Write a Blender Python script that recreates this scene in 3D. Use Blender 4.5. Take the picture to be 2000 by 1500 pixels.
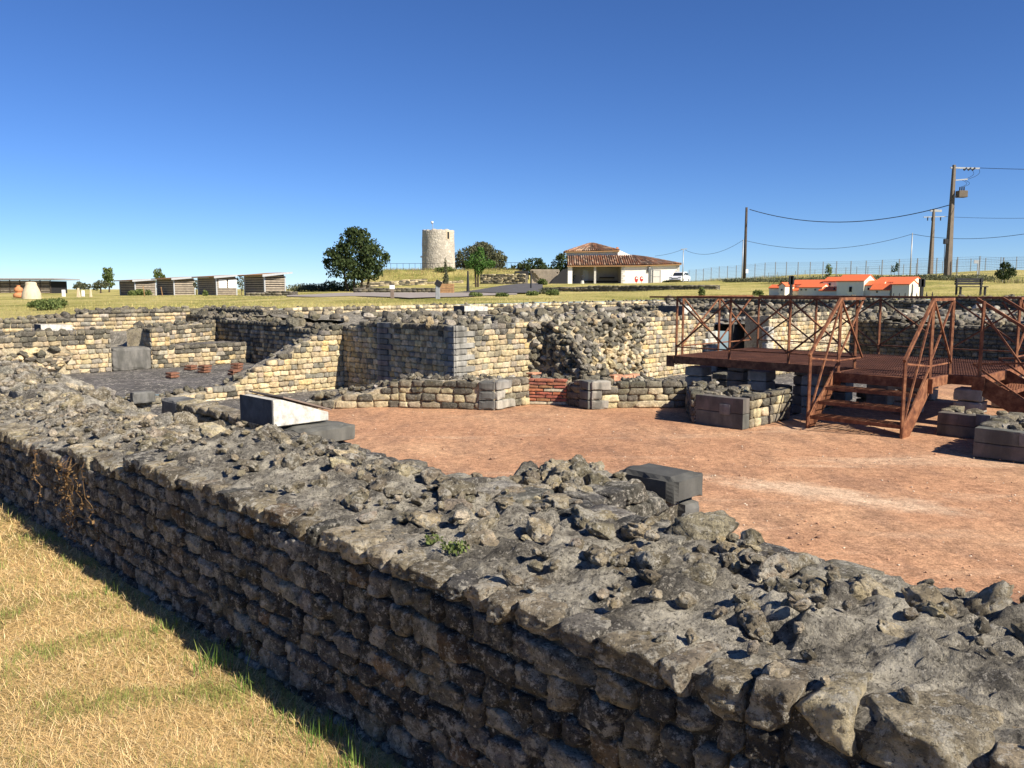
import bpy, bmesh, math, random
import numpy as np
from mathutils import Vector, Matrix, Euler, noise

for o in list(bpy.data.objects): bpy.data.objects.remove(o)
scene = bpy.context.scene
R = math.radians
rnd = random.Random(7)
S2 = math.sqrt(2)

# ------------------------------------------------------------------ camera
CAMH = 1.65
PITCH = math.atan(185/1600)
cam_d = bpy.data.cameras.new('camera')
cam = bpy.data.objects.new('camera', cam_d)
scene.collection.objects.link(cam)
cam.location = (0, 0, CAMH)
cam.rotation_euler = (math.pi/2-PITCH, 0, 0)
cam_d.sensor_width = 36; cam_d.lens = 28.8
cam_d.clip_start = 0.05; cam_d.clip_end = 9000
scene.camera = cam

# ------------------------------------------------------------------ light
SUN_EL, SUN_AZ = 37.0, 128.5          # azimuth clockwise from +Y
world = bpy.data.worlds.new('World'); scene.world = world
world.use_nodes = True
wn = world.node_tree
for n in list(wn.nodes): wn.nodes.remove(n)
sky = wn.nodes.new('ShaderNodeTexSky'); sky.sky_type = 'NISHITA'
sky.sun_disc = False
sky.sun_elevation = R(SUN_EL); sky.sun_rotation = R(SUN_AZ)
sky.altitude = 0; sky.air_density = 0.7; sky.dust_density = 0.0; sky.ozone_density = 8.5
bgn = wn.nodes.new('ShaderNodeBackground'); bgn.inputs[1].default_value = 0.073
won = wn.nodes.new('ShaderNodeOutputWorld')
hsn = wn.nodes.new('ShaderNodeHueSaturation'); hsn.inputs['Saturation'].default_value = 1.07; hsn.inputs['Hue'].default_value = .507
wn.links.new(sky.outputs[0], hsn.inputs['Color']); wn.links.new(hsn.outputs[0], bgn.inputs[0]); wn.links.new(bgn.outputs[0], won.inputs[0])
sd = Vector((math.sin(R(SUN_AZ))*math.cos(R(SUN_EL)), math.cos(R(SUN_AZ))*math.cos(R(SUN_EL)), math.sin(R(SUN_EL))))
sl = bpy.data.lights.new('sun', 'SUN'); sl.energy = 5.0; sl.angle = R(0.5); sl.color = (1, .91, .77)
slo = bpy.data.objects.new('sun', sl); scene.collection.objects.link(slo)
slo.rotation_euler = sd.to_track_quat('Z', 'Y').to_euler(); slo.location = (20, -20, 30)
scene.view_settings.view_transform = 'Standard'; scene.view_settings.look = 'None'
scene.view_settings.exposure = 0.85; scene.view_settings.gamma = 1
scene.render.engine = 'CYCLES'
scene.render.resolution_x = 1024; scene.render.resolution_y = 768

# ------------------------------------------------------------------ helpers
COL = scene.collection
def W(u, v, z=0.0): return Vector(((u-v)/S2, (u+v)/S2, z))       # site grid -> world
def zat(py, Y): return CAMH - Y*math.tan(math.atan((py-750)/1600)+PITCH)
def tag(o, label=None, cat=None, group=None, kind=None):
    if label: o['label'] = label
    if cat: o['category'] = cat
    if group: o['group'] = group
    if kind: o['kind'] = kind
    return o
def empty(name, loc, label=None, cat=None, group=None, rz=0):
    o = bpy.data.objects.new(name, None); COL.objects.link(o)
    o.location = loc; o.rotation_euler = (0, 0, rz); o.empty_display_size = .1
    return tag(o, label, cat, group)
def link(name, me, parent=None, mat=None, world_space=False):
    o = bpy.data.objects.new(name, me); COL.objects.link(o)
    if mat and not me.materials: me.materials.append(mat)
    if parent:
        o.parent = parent
        if world_space:                                          # geometry given in world space, parent unrotated
            o.location = -Vector(total_loc(parent))
    return o
def total_loc(p):
    l = Vector(p.location)
    while p.parent: p = p.parent; l += Vector(p.location)
    return l
def npmesh(name, V, F, tint=None, smooth=False):
    me = bpy.data.meshes.new(name)
    V = np.asarray(V, dtype=np.float32); F = np.asarray(F, dtype=np.int32)
    k = F.shape[1]
    me.vertices.add(len(V)); me.vertices.foreach_set('co', V.ravel())
    me.loops.add(F.size); me.loops.foreach_set('vertex_index', F.ravel())
    me.polygons.add(len(F)); me.polygons.foreach_set('loop_start', np.arange(0, F.size, k, dtype=np.int32))
    me.polygons.foreach_set('loop_total', np.full(len(F), k, dtype=np.int32))
    if smooth: me.polygons.foreach_set('use_smooth', np.ones(len(F), dtype=bool))
    me.update(calc_edges=True)
    if tint is not None:
        a = me.color_attributes.new('tint', 'FLOAT_COLOR', 'POINT')
        t = np.ones((len(V), 4), dtype=np.float32); t[:, :3] = tint
        a.data.foreach_set('color', t.ravel())
    return me
class MB:
    def __init__(s): s.v = []; s.f = []
    def box(s, c, size, m=None):
        i = len(s.v); a = [x/2 for x in size]
        for z in (-1, 1):
            for y in (-1, 1):
                for x in (-1, 1):
                    p = Vector((x*a[0], y*a[1], z*a[2]))
                    s.v.append((m @ p if m else p)+Vector(c))
        s.f += [(i, i+2, i+3, i+1), (i+4, i+5, i+7, i+6), (i, i+1, i+5, i+4), (i+2, i+6, i+7, i+3), (i, i+4, i+6, i+2), (i+1, i+3, i+7, i+5)]
        return s
    def bar(s, a, b, w, h=None):                                  # square bar from a to b
        a = Vector(a); b = Vector(b); d = b-a; L = d.length
        if L < 1e-6: return s
        q = d.to_track_quat('X', 'Z').to_matrix()
        return s.box((a+b)/2, (L, w, h or w), q)
    def tube(s, a, b, r0, r1=None, n=8, cap=True):
        a = Vector(a); b = Vector(b); r1 = r0 if r1 is None else r1
        q = (b-a).to_track_quat('Z', 'Y').to_matrix(); i = len(s.v)
        for p, r in ((a, r0), (b, r1)):
            for k in range(n):
                t = 2*math.pi*k/n; s.v.append(p+q @ Vector((r*math.cos(t), r*math.sin(t), 0)))
        for k in range(n):
            j = (k+1) % n; s.f.append((i+k, i+j, i+n+j, i+n+k))
        if cap: s.f += [tuple(i+k for k in range(n-1, -1, -1)), tuple(i+n+k for k in range(n))]
        return s
    def path(s, pts, r, n=6):
        for a, b in zip(pts[:-1], pts[1:]): s.tube(a, b, r, r, n, True)
        return s
    def poly(s, pts):
        i = len(s.v); s.v += [Vector(p) for p in pts]; s.f.append(tuple(range(i, i+len(pts)))); return s
    def prism(s, pts, off):                                       # extrude polygon by vector
        i = len(s.v); n = len(pts); off = Vector(off)
        s.v += [Vector(p) for p in pts]+[Vector(p)+off for p in pts]
        s.f += [tuple(range(i, i+n)), tuple(range(i+2*n-1, i+n-1, -1))]
        for k in range(n):
            j = (k+1) % n; s.f.append((i+j, i+k, i+n+k, i+n+j))
        return s
    def mesh(s, name, bevel=0, smooth=False):
        me = bpy.data.meshes.new(name); me.from_pydata([tuple(p) for p in s.v], [], s.f)
        bm = bmesh.new(); bm.from_mesh(me)
        bmesh.ops.recalc_face_normals(bm, faces=bm.faces)
        if bevel: bmesh.ops.bevel(bm, geom=list(bm.edges), offset=bevel, segments=1, affect='EDGES')
        if smooth:
            for f in bm.faces: f.smooth = True
        bm.to_mesh(me); bm.free(); return me
    def build(s, name, mat, parent=None, bevel=0, smooth=False, world_space=True):
        return link(name, s.mesh(name, bevel, smooth), parent, mat, world_space)
def fbm(p, sc, oct=4, seed=0):
    return noise.fractal(Vector((p[0]*sc+seed*17.3, p[1]*sc-seed*5.1, (p[2] if len(p) > 2 else 0)*sc+seed*3.7)), 1.0, 2.0, oct)
def sstep(a, b, x):
    t = min(1, max(0, (x-a)/(b-a))); return t*t*(3-2*t)
def lerp_table(tab, s):
    if s <= tab[0][0]: return tab[0][1]
    for (a, x), (b, y) in zip(tab[:-1], tab[1:]):
        if s <= b: return x+(y-x)*(s-a)/max(1e-6, b-a)
    return tab[-1][1]

# ------------------------------------------------------------------ materials
MATS = {}
class NT:
    def __init__(s, name, rough=.9, spec=.2):
        s.m = bpy.data.materials.new(name); s.m.use_nodes = True; s.t = s.m.node_tree
        s.b = s.t.nodes['Principled BSDF']; s.b.inputs['Roughness'].default_value = rough
        s.b.inputs['Specular IOR Level'].default_value = spec
        s.pos = s.t.nodes.new('ShaderNodeNewGeometry').outputs['Position']
        MATS[name] = s.m
    def n(s, t): return s.t.nodes.new(t)
    def l(s, a, b): s.t.links.new(a, b)
    def noise(s, sc, det=5, rough=.6, vec=None, stretch=None, dist=0):
        n = s.n('ShaderNodeTexNoise'); n.inputs['Scale'].default_value = sc; n.inputs['Detail'].default_value = det
        n.inputs['Roughness'].default_value = rough; n.inputs['Distortion'].default_value = dist
        v = vec or s.pos
        if stretch:
            mp = s.n('ShaderNodeMapping'); s.l(v, mp.inputs[0])
            mp.inputs['Scale'].default_value = stretch[0]; mp.inputs['Rotation'].default_value = stretch[1]; v = mp.outputs[0]
        s.l(v, n.inputs['Vector']); return n.outputs['Fac']
    def voro(s, sc, feat='F1', out='Distance'):
        n = s.n('ShaderNodeTexVoronoi'); n.feature = feat; n.inputs['Scale'].default_value = sc
        s.l(s.pos, n.inputs['Vector']); return n.outputs[out]
    def ramp(s, fac, stops):
        r = s.n('ShaderNodeValToRGB'); e = r.color_ramp.elements
        while len(e) < len(stops): e.new(.5)
        for k, (p, c) in enumerate(stops):
            e[k].position = p; c = (c, c, c) if isinstance(c, (int, float)) else c; e[k].color = (*c, 1)
        s.l(fac, r.inputs[0]); return r.outputs[0]
    def mix(s, fac, a, b, mode='MIX'):
        n = s.n('ShaderNodeMix'); n.data_type = 'RGBA'; n.blend_type = mode
        for sock, v in ((n.inputs[0], fac), (n.inputs[6], a), (n.inputs[7], b)):
            if isinstance(v, (int, float)): sock.default_value = v
            elif isinstance(v, tuple): sock.default_value = (*v, 1)
            else: s.l(v, sock)
        return n.outputs[2]
    def math(s, op, a, b=0.0):
        n = s.n('ShaderNodeMath'); n.operation = op
        for sock, v in ((n.inputs[0], a), (n.inputs[1], b)):
            if isinstance(v, (int, float)): sock.default_value = v
            else: s.l(v, sock)
        return n.outputs[0]
    def bump(s, h, strength=.5, dist=.01):
        b = s.n('ShaderNodeBump'); b.inputs['Strength'].default_value = strength; b.inputs['Distance'].default_value = dist
        s.l(h, b.inputs['Height']); s.l(b.outputs[0], s.b.inputs['Normal'])
    def tint(s):
        a = s.n('ShaderNodeAttribute'); a.attribute_name = 'tint'
        o = s.n('ShaderNodeObjectInfo')
        return s.mix(1.0, a.outputs['Color'], o.outputs['Color'], 'MULTIPLY')
    def done(s, col):
        if isinstance(col, tuple): s.b.inputs['Base Color'].default_value = (*col, 1)
        else: s.l(col, s.b.inputs['Base Color'])
        return s.m

def stone_mat(name, grime, speck, fine, bstr, bdist, near=False):
    m = NT(name)
    c = m.tint()
    mot = m.ramp(m.noise(14, 8, .7), [(.3, .5), (.5, .95), (.72, 1.5)])
    c = m.mix(1.0, c, mot, 'MULTIPLY')
    dk = m.ramp(m.noise(6.5 if near else 5.5, 9, .74), [(.43 if near else .45, 0), (.53 if near else .60, 1)])
    c = m.mix(m.math('MULTIPLY', dk, grime), c, (.040, .037, .032))
    pp = m.ramp(m.noise(12 if near else 9.3, 9, .76, stretch=((1, 1, 1), (1., .3, .2))), [(.52, 0), (.59 if near else .64, 1)])
    c = m.mix(m.math('MULTIPLY', pp, speck), c, (.60, .56, .465) if near else (.47, .435, .36))
    sp = m.ramp(m.noise(fine, 4, .8), [(.56, 0), (.63, 1)])
    c = m.mix(m.math('MULTIPLY', sp, speck), c, (.68, .64, .55) if near else (.58, .545, .46))
    sd_ = m.ramp(m.noise(fine*1.3, 4, .8, stretch=((1, 1, 1), (.2, 1.3, .5))), [(.55, 0), (.62, 1)])
    c = m.mix(m.math('MULTIPLY', sd_, speck), c, (.030, .028, .024))
    ye = m.ramp(m.noise(11, 4, .6, stretch=((1, 1, 1), (.4, .2, 1.))), [(.64, 0), (.70, 1)])
    c = m.mix(m.math('MULTIPLY', ye, .35), c, (.36, .27, .09))
    h = m.math('ADD', m.noise(26, 9, .75), m.math('MULTIPLY', m.noise(110, 5, .7), .35))
    m.bump(h, bstr, bdist)
    return m.done(c)
M_STONE_N = stone_mat('weathered_stone_near', .50, .70, 42, 1.0, .05, True)
M_STONE = stone_mat('limestone', .32, .25, 30, .9, .03)
M_STONE_F = stone_mat('limestone_far', .28, .12, 18, .5, .02)

def mortar(name, a, b, grime, sc, bstr=.9, bd=.015):
    m = NT(name)
    c = m.mix(m.ramp(m.noise(sc, 10, .78), [(.42, 0), (.58, 1)]), a, b)
    c = m.mix(m.math('MULTIPLY', m.ramp(m.noise(sc*.55, 9, .74), [(.46, 0), (.57, 1)]), grime), c, (.055, .050, .043))
    sp = m.ramp(m.noise(sc*9, 5, .82), [(.54, 0), (.62, 1)])
    spm = m.ramp(m.noise(sc*1.3, 5, .7), [(.38, .25), (.55, 1)])
    c = m.mix(m.math('MULTIPLY', m.math('MULTIPLY', sp, spm), .9), c, (.66, .61, .51))
    sq = m.ramp(m.noise(sc*12, 4, .8, stretch=((1, 1, 1), (.7, .2, 1.1))), [(.54, 0), (.62, 1)])
    c = m.mix(m.math('MULTIPLY', sq, .8), c, (.040, .037, .031))
    h = m.math('ADD', m.noise(sc*4, 9, .78), m.math('MULTIPLY', m.noise(sc*16, 4, .8), .35))
    m.bump(h, bstr, bd)
    return m.done(c)
M_MORTAR_N = mortar("mortar_near", (.17, .155, .13), (.62, .57, .46), .60, 5, 1.0, .045)
M_MORTAR = mortar('mortar', (.15, .135, .11), (.36, .32, .245), .5, 4)
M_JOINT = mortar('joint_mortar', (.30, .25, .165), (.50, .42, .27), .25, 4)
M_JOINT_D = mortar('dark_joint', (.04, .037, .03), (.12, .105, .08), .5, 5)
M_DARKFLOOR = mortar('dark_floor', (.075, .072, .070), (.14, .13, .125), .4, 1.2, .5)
M_TERR = mortar('rubble_fill', (.14, .13, .105), (.33, .295, .23), .45, 1.6)

def ashlar_mat(name, base, dark, amt):
    m = NT(name)
    c = m.mix(1.0, m.tint(), m.mix(m.ramp(m.noise(6, 7, .65), [(.35, 0), (.7, 1)]), (.75, .75, .75), (1.2, 1.18, 1.12)), 'MULTIPLY')
    st = m.ramp(m.noise(2.2, 6, .6, stretch=((2.5, 2.5, .7), (0, 0, 0))), [(.42, 0), (.62, 1)])
    c = m.mix(m.math('MULTIPLY', st, amt), c, dark)
    m.bump(m.noise(55, 6, .7), .35, .008)
    return m.done(c)
M_ASHLAR = ashlar_mat('cut_stone', None, (.06, .06, .054), .7)

def brick_mat():
    m = NT('brick', .85)
    c = m.mix(1.0, m.tint(), m.ramp(m.noise(18, 6, .7), [(.3, .6), (.7, 1.3)]), 'MULTIPLY')
    c = m.mix(m.math('MULTIPLY', m.ramp(m.noise(5, 5), [(.5, 0), (.68, 1)]), .5), c, (.10, .07, .055))
    m.bump(m.noise(60, 5), .4, .008); return m.done(c)
M_BRICK = brick_mat()

def gravel():
    m = NT('red_gravel', .95, .1)
    big = m.noise(.55, 6, .62, stretch=((1, 1, 1), (0, 0, .78)))
    c = m.ramp(big, [(.30, (.36, .190, .108)), (.48, (.44, .245, .140)), (.66, (.50, .300, .175)), (.82, (.58, .39, .245))])
    dk = m.ramp(m.noise(1.5, 9, .74, stretch=((1.8, .6, 1), (0, 0, .3))), [(.46, 0), (.62, 1)])
    c = m.mix(m.math('MULTIPLY', dk, .55), c, (.21, .125, .085))
    streak = m.ramp(m.noise(.65, 7, .6, stretch=((.28, 1.4, 1), (0, 0, -.35))), [(.54, 0), (.66, 1)])
    c = m.mix(m.math('MULTIPLY', streak, .62), c, (.60, .43, .29))
    mp = m.n('ShaderNodeMapping'); mp.vector_type = 'TEXTURE'; m.l(m.pos, mp.inputs[0])
    mp.inputs['Location'].default_value = (2.95, 7.62, 0); mp.inputs['Rotation'].default_value = (0, 0, -.66); mp.inputs['Scale'].default_value = (1.5, .36, 100)
    ln = m.n('ShaderNodeVectorMath'); ln.operation = 'LENGTH'; m.l(mp.outputs[0], ln.inputs[0])
    wob = m.math('ADD', ln.outputs['Value'], m.math('MULTIPLY', m.math('SUBTRACT', m.noise(2.6, 7, .7), .5), 2.2))
    c = m.mix(m.math('MULTIPLY', m.ramp(wob, [(.30, 1), (1.15, 0)]), .6), c, (.66, .50, .35))      # worn strip of pale sand
    gr = m.ramp(m.noise(60, 4, .85), [(.36, .52), (.5, 1.0), (.64, 1.5)])
    c = m.mix(.85, c, m.mix(1, c, gr, 'MULTIPLY'))
    gr2 = m.ramp(m.noise(13, 7, .82), [(.36, .62), (.5, 1.0), (.64, 1.35)])
    c = m.mix(1, c, gr2, 'MULTIPLY')
    m.bump(m.math('ADD', m.noise(90, 3, .8), m.math('MULTIPLY', m.noise(8, 4), .8)), .7, .010)
    return m.done(c)
M_GRAVEL = gravel()

def field():
    m = NT('field_grass', .95, .1)
    c = m.ramp(m.noise(.22, 7, .65, stretch=((.6, 1, 1), (0, 0, 0))), [(.28, (.12, .16, .038)), (.42, (.30, .28, .08)), (.54, (.48, .41, .15)), (.75, (.60, .49, .21))])
    c = m.mix(.8, c, m.mix(1, c, m.ramp(m.noise(5, 6, .75), [(.3, .55), (.7, 1.4)]), 'MULTIPLY'))
    m.bump(m.noise(9, 7, .75), 1.0, .12)
    return m.done(c)
M_FIELD = field()
def lawn():
    m = NT('dry_lawn', .95, .1)
    c = m.ramp(m.noise(1.4, 7, .65), [(.30, (.26, .20, .075)), (.42, (.42, .30, .12)), (.54, (.58, .40, .17)), (.75, (.68, .49, .23))])
    c = m.mix(1, c, m.ramp(m.noise(38, 5, .8), [(.34, .32), (.66, 1.3)]), 'MULTIPLY')
    m.bump(m.noise(45, 6, .75), .9, .02)
    return m.done(c)
M_LAWN = lawn()
def blade():
    m = NT('grass_blade', .8, .15)
    m.b.inputs['Transmission Weight'].default_value = 0
    return m.done(m.tint())
M_BLADE = blade()
def simple(name, col, rough=.8, spec=.3, metal=0, var=.25, sc=6, bump=0, bsc=40):
    m = NT(name, rough, spec); m.b.inputs['Metallic'].default_value = metal
    c = m.mix(1, m.mix(0, col, col), m.ramp(m.noise(sc, 6, .65), [(.3, 1-var), (.7, 1+var)]), 'MULTIPLY')
    if bump: m.bump(m.noise(bsc, 5), bump, .01)
    return m.done(c)
def leafmat(name, a, b):
    m = NT(name, .75, .2)
    g = m.n('ShaderNodeNewGeometry')
    c = m.mix(g.outputs['Random Per Island'], a, b)
    tr = m.n('ShaderNodeBsdfTranslucent'); m.l(c, tr.inputs[0])
    ms = m.n('ShaderNodeMixShader'); ms.inputs[0].default_value = .22
    out = m.t.nodes['Material Output']
    m.l(m.b.outputs[0], ms.inputs[1]); m.l(tr.outputs[0], ms.inputs[2]); m.l(ms.outputs[0], out.inputs[0])
    return m.done(c)
M_LEAF_D = leafmat('leaf_dark', (.022, .042, .014), (.065, .085, .028))
M_LEAF_O = leafmat('leaf_olive', (.07, .085, .045), (.15, .15, .085))
M_LEAF_G = leafmat('leaf_green', (.045, .11, .022), (.10, .19, .04))
M_LEAF_S = leafmat('leaf_scrub', (.07, .11, .03), (.17, .20, .065))
M_DRY = leafmat('dry_stem', (.13, .075, .035), (.27, .17, .075))
M_BARK = simple('bark', (.075, .058, .042), .9, .1, 0, .4, 12, .6)
def rust():
    m = NT('rusty_steel', .8, .25)
    c = m.ramp(m.noise(9, 8, .7), [(.28, (.055, .022, .014)), (.46, (.15, .058, .029)), (.58, (.25, .108, .052)), (.75, (.34, .18, .095))])
    c = m.mix(m.math('MULTIPLY', m.ramp(m.noise(2.6, 6), [(.5, 0), (.7, 1)]), .5), c, (.12, .04, .022))
    m.bump(m.noise(140, 4), .25, .004); return m.done(c)
M_RUST = rust()
def rustdeck():
    m = NT('rusty_grating', .85, .2)
    c = m.ramp(m.noise(3, 8, .7), [(.3, (.040, .017, .013)), (.55, (.078, .032, .022)), (.75, (.14, .065, .042))])
    return m.done(c)
M_GRATE = rustdeck()
M_PLASTER = simple('white_plaster', (.80, .77, .70), .85, .2, 0, .06, 1.2)
M_PIER = simple('concrete_pier', (.27, .25, .22), .9, .1, 0, .3, 7, .5)
M_TOWER = None
def tower_mat():
    m = NT('tower_stone', .9, .1)
    c = m.mix(m.ramp(m.noise(.6, 5), [(.35, 0), (.6, 1)]), (.42, .38, .32), (.66, .61, .50))
    c = m.mix(m.ramp(m.voro(3.2), [(.10, 0), (.38, .75)]), c, (.30, .27, .225))
    c = m.mix(m.math('MULTIPLY', m.ramp(m.noise(1.5, 6, .7), [(.5, 0), (.68, 1)]), .5), c, (.70, .65, .55))
    m.bump(m.math('SUBTRACT', m.noise(4.5, 5), m.math('MULTIPLY', m.voro(3.2), .8)), 1, .08); return m.done(c)
M_TOWER = tower_mat()
M_WOODG = simple('grey_timber', (.31, .265, .21), .85, .15, 0, .25, 3)
M_WOODW = simple('brown_timber', (.33, .19, .09), .8, .2, 0, .3, 6)
M_DARK = simple('black_paint', (.022, .022, .024), .55, .3, 0, .2)
M_VOID = simple('dark_interior', (.030, .030, .032), .9, .1, 0, .2)
M_ZINC = simple('zinc_sheet', (.42, .43, .44), .45, .4, .3, .1)
M_GALV = simple('galvanised_steel', (.36, .37, .37), .5, .4, .4, .1)
M_FENCE = simple('fence_steel', (.20, .21, .21), .6, .3, .2, .1)
M_POLEC = simple('pole_concrete', (.15, .125, .10), .9, .1, 0, .15, 4)
M_POLEW = simple('pole_timber', (.075, .06, .048), .9, .1, 0, .25, 6)
M_ASPH = simple('asphalt', (.105, .10, .10), .92, .15, 0, .2, 2, .4, 30)
M_PATH = simple('pale_path', (.30, .265, .235), .95, .1, 0, .18, 1.2, .4, 30)
M_WHITE = simple('white_paint', (.80, .80, .78), .4, .4, 0, .04)
M_CARW = simple('car_paint', (.82, .83, .84), .18, .5, 0, .02)
M_GLASS = simple('dark_glass', (.02, .024, .028), .06, .5, 0, .1)
M_TYRE = simple('tyre', (.02, .02, .02), .9, .1, 0, .1)
M_RED = simple('red_paint', (.45, .035, .03), .5, .3, 0, .1)
M_ORANGE = simple('model_roof', (.70, .16, .06), .6, .3, 0, .08, 10)
M_CREAM = simple('model_wall', (.80, .74, .58), .6, .3, 0, .04)
M_CLAY = simple('clay', (.56, .47, .33), .95, .1, 0, .15, 5, .5)
M_POT = simple('terracotta', (.50, .22, .10), .85, .2, 0, .2, 8)
M_BOXC = simple('painted_concrete', (.50, .48, .43), .9, .1, 0, .45, 14, .5, 80)
M_PANEL = simple('brown_panel', (.20, .15, .12), .4, .4, 0, .15, 5)
def tile_mat():
    m = NT('roof_tile', .85, .2)
    g = m.n('ShaderNodeNewGeometry')
    c = m.ramp(g.outputs['Random Per Island'], [(.05, (.11, .07, .05)), (.35, (.24, .11, .062)), (.65, (.33, .15, .08)), (.95, (.46, .33, .23))])
    c = m.mix(m.ramp(m.noise(.9, 6, .65), [(.42, 0), (.64, .75)]), c, (.12, .10, .085)); return m.done(c)
M_TILE = tile_mat()

# ------------------------------------------------------------------ stone library
def rock(seed, cuts, k, planes, amp, fl, smooth=True):
    bm = bmesh.new(); bmesh.ops.create_cube(bm, size=2)
    if cuts: bmesh.ops.subdivide_edges(bm, edges=list(bm.edges), cuts=cuts, use_grid_fill=True)
    r = random.Random(seed); pl = []
    for _ in range(planes):
        d = Vector((r.uniform(-1, 1), r.uniform(-1, 1), r.uniform(-1, 1))).normalized(); pl.append((d, r.uniform(*fl)))
    sk = [r.uniform(-.14, .14) for _ in range(6)]
    for v in bm.verts:
        p = v.co.copy()
        q = p.normalized(); nk = (abs(q.x)**k+abs(q.y)**k+abs(q.z)**k)**(1/k); p = q/nk
        for d, o in pl:
            e = p.dot(d)-o
            if e > 0: p -= d*e*.9
        x, y, z = p
        p = Vector((x*(1+sk[0]*z+sk[1]*y), y, z*(1+sk[2]*x)+sk[3]*x*.6))
        o_ = Vector((seed*7.7, seed*3.1, 0))
        n_ = noise.fractal(p*1.3+o_, .9, 2.1, 3)
        if cuts > 8: n_ += .9*(noise.noise(p*4.2+o_)*.5+noise.noise(p*9+o_)*.32-.25*max(0, noise.noise(p*6.5-o_)))
        v.co = (p*(1+amp*n_))*.5
    me = bpy.data.meshes.new('stone'); bm.to_mesh(me); bm.free()
    if smooth: me.polygons.foreach_set('use_smooth', np.ones(len(me.polygons), dtype=bool))
    a = me.color_attributes.new('tint', 'FLOAT_COLOR', 'POINT')
    a.data.foreach_set('color', np.ones(len(me.vertices)*4, dtype=np.float32))
    V = np.empty(len(me.vertices)*3, dtype=np.float32); me.vertices.foreach_get('co', V)
    F = np.empty(len(me.loops), dtype=np.int32); me.loops.foreach_get('vertex_index', F)
    return me, V.reshape(-1, 3), F.reshape(-1, 4)
LIB = {
 'hi': [rock(i, 13, 11, 5, .09, (.98, 1.28)) for i in range(24)],
 'mid': [rock(50+i, 3, 12, 3, .075, (1.02, 1.35)) for i in range(18)],
 'low': [rock(90+i, 1, 12, 0, .06, (1, 1)) for i in range(10)],
 'rhi': [rock(130+i, 13, 4, 12, .22, (.62, .98)) for i in range(20)],
 'rmid': [rock(170+i, 4, 2.8, 9, .24, (.65, .9), False) for i in range(14)],
 'rlow': [rock(210+i, 1, 3, 5, .2, (.65, .95), False) for i in range(10)],
}
def pick(r, pal):
    c = r.choice(pal); k = r.uniform(.76, 1.26)
    return (c[0]*k, c[1]*k*r.uniform(.97, 1.03), c[2]*k*r.uniform(.93, 1.07))
P_NEAR = [(.20, .19, .165), (.13, .125, .11), (.26, .24, .20), (.095, .09, .08), (.30, .26, .19), (.16, .15, .13), (.22, .205, .175), (.12, .115, .10), (.46, .43, .36), (.28, .20, .12), (.11, .105, .095), (.19, .18, .155), (.34, .31, .25)]
P_TOPN = [(0.485, 0.407, 0.280), (0.382, 0.323, 0.222), (0.615, 0.512, 0.337), (0.322, 0.276, 0.192)]
P_YEL = [(0.574, 0.443, 0.260), (0.534, 0.424, 0.260), (0.614, 0.494, 0.299), (0.492, 0.382, 0.230), (0.574, 0.464, 0.299), (0.451, 0.353, 0.200), (0.614, 0.464, 0.250), (0.513, 0.433, 0.310), (0.348, 0.292, 0.210), (0.594, 0.424, 0.200)]
P_MIX = P_YEL[:6]+[(.30, .27, .21), (.22, .205, .17), (.38, .34, .26)]
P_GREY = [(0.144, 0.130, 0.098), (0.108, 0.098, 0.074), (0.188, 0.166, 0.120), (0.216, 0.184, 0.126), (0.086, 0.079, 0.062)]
P_PALE = [(0.583, 0.490, 0.310), (0.509, 0.420, 0.259), (0.636, 0.530, 0.334), (0.403, 0.340, 0.218), (0.318, 0.270, 0.176)]

class Wall:
    def __init__(s, name, label, loc, mat=None, cat='wall', group=None):
        s.e = empty(name, loc, label, cat, group); s.specs = {}; s.mat = mat or M_STONE
    def add(s, kind, lib, idx, M, col): s.specs.setdefault(kind, []).append((lib, idx, M, col))
    def finish(s, cap=300, extra_name=None):
        for kind, sp in s.specs.items():
            ents = []
            for (lib, idx, M, col) in sp:
                c = M.translation; d = c.x*math.sin(PITCH)*0+c.y*math.cos(PITCH)-(c.z-CAMH)*math.sin(PITCH)
                area = M.col[0].length*M.col[2].length/max(.3, (c-Vector((0, 0, CAMH))).length)**2
                ok = d > .2 and abs(c.x)/d < .66 and abs(c.z-CAMH)/d < .85
                ents.append((area if ok else area*1e-3, lib, idx, M, col))
            ents.sort(key=lambda e: -e[0])
            off = Matrix.Translation(-Vector(s.e.location))
            for (_, lib, idx, M, col) in ents[:cap]:
                me = LIB[lib][idx][0]
                o = bpy.data.objects.new(kind, me); COL.objects.link(o); o.parent = s.e
                o.matrix_basis = off @ M; o.color = (*col, 1)
                if not me.materials: me.materials.append(None)
                o.material_slots[0].link = 'OBJECT'; o.material_slots[0].material = s.mat
            rest = ents[cap:]
            if rest:
                VV, FF, TT, n0 = [], [], [], 0
                for (_, lib, idx, M, col) in rest:
                    V, F = LIB[lib][idx][1:]; m = np.array(M, dtype=np.float32)
                    VV.append(V @ m[:3, :3].T+m[:3, 3]); FF.append(F+n0); n0 += len(V); TT.append(np.tile(np.array(col, dtype=np.float32), (len(V), 1)))
                me = npmesh(kind, np.concatenate(VV), np.concatenate(FF), np.concatenate(TT), lib_smooth(rest[0][1]))
                o = link('small_'+kind+'s', me, s.e, s.mat, True); o['kind'] = 'stuff'
        return s.e
def lib_smooth(l): return l in ('hi', 'mid', 'rhi', 'low')

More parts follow.
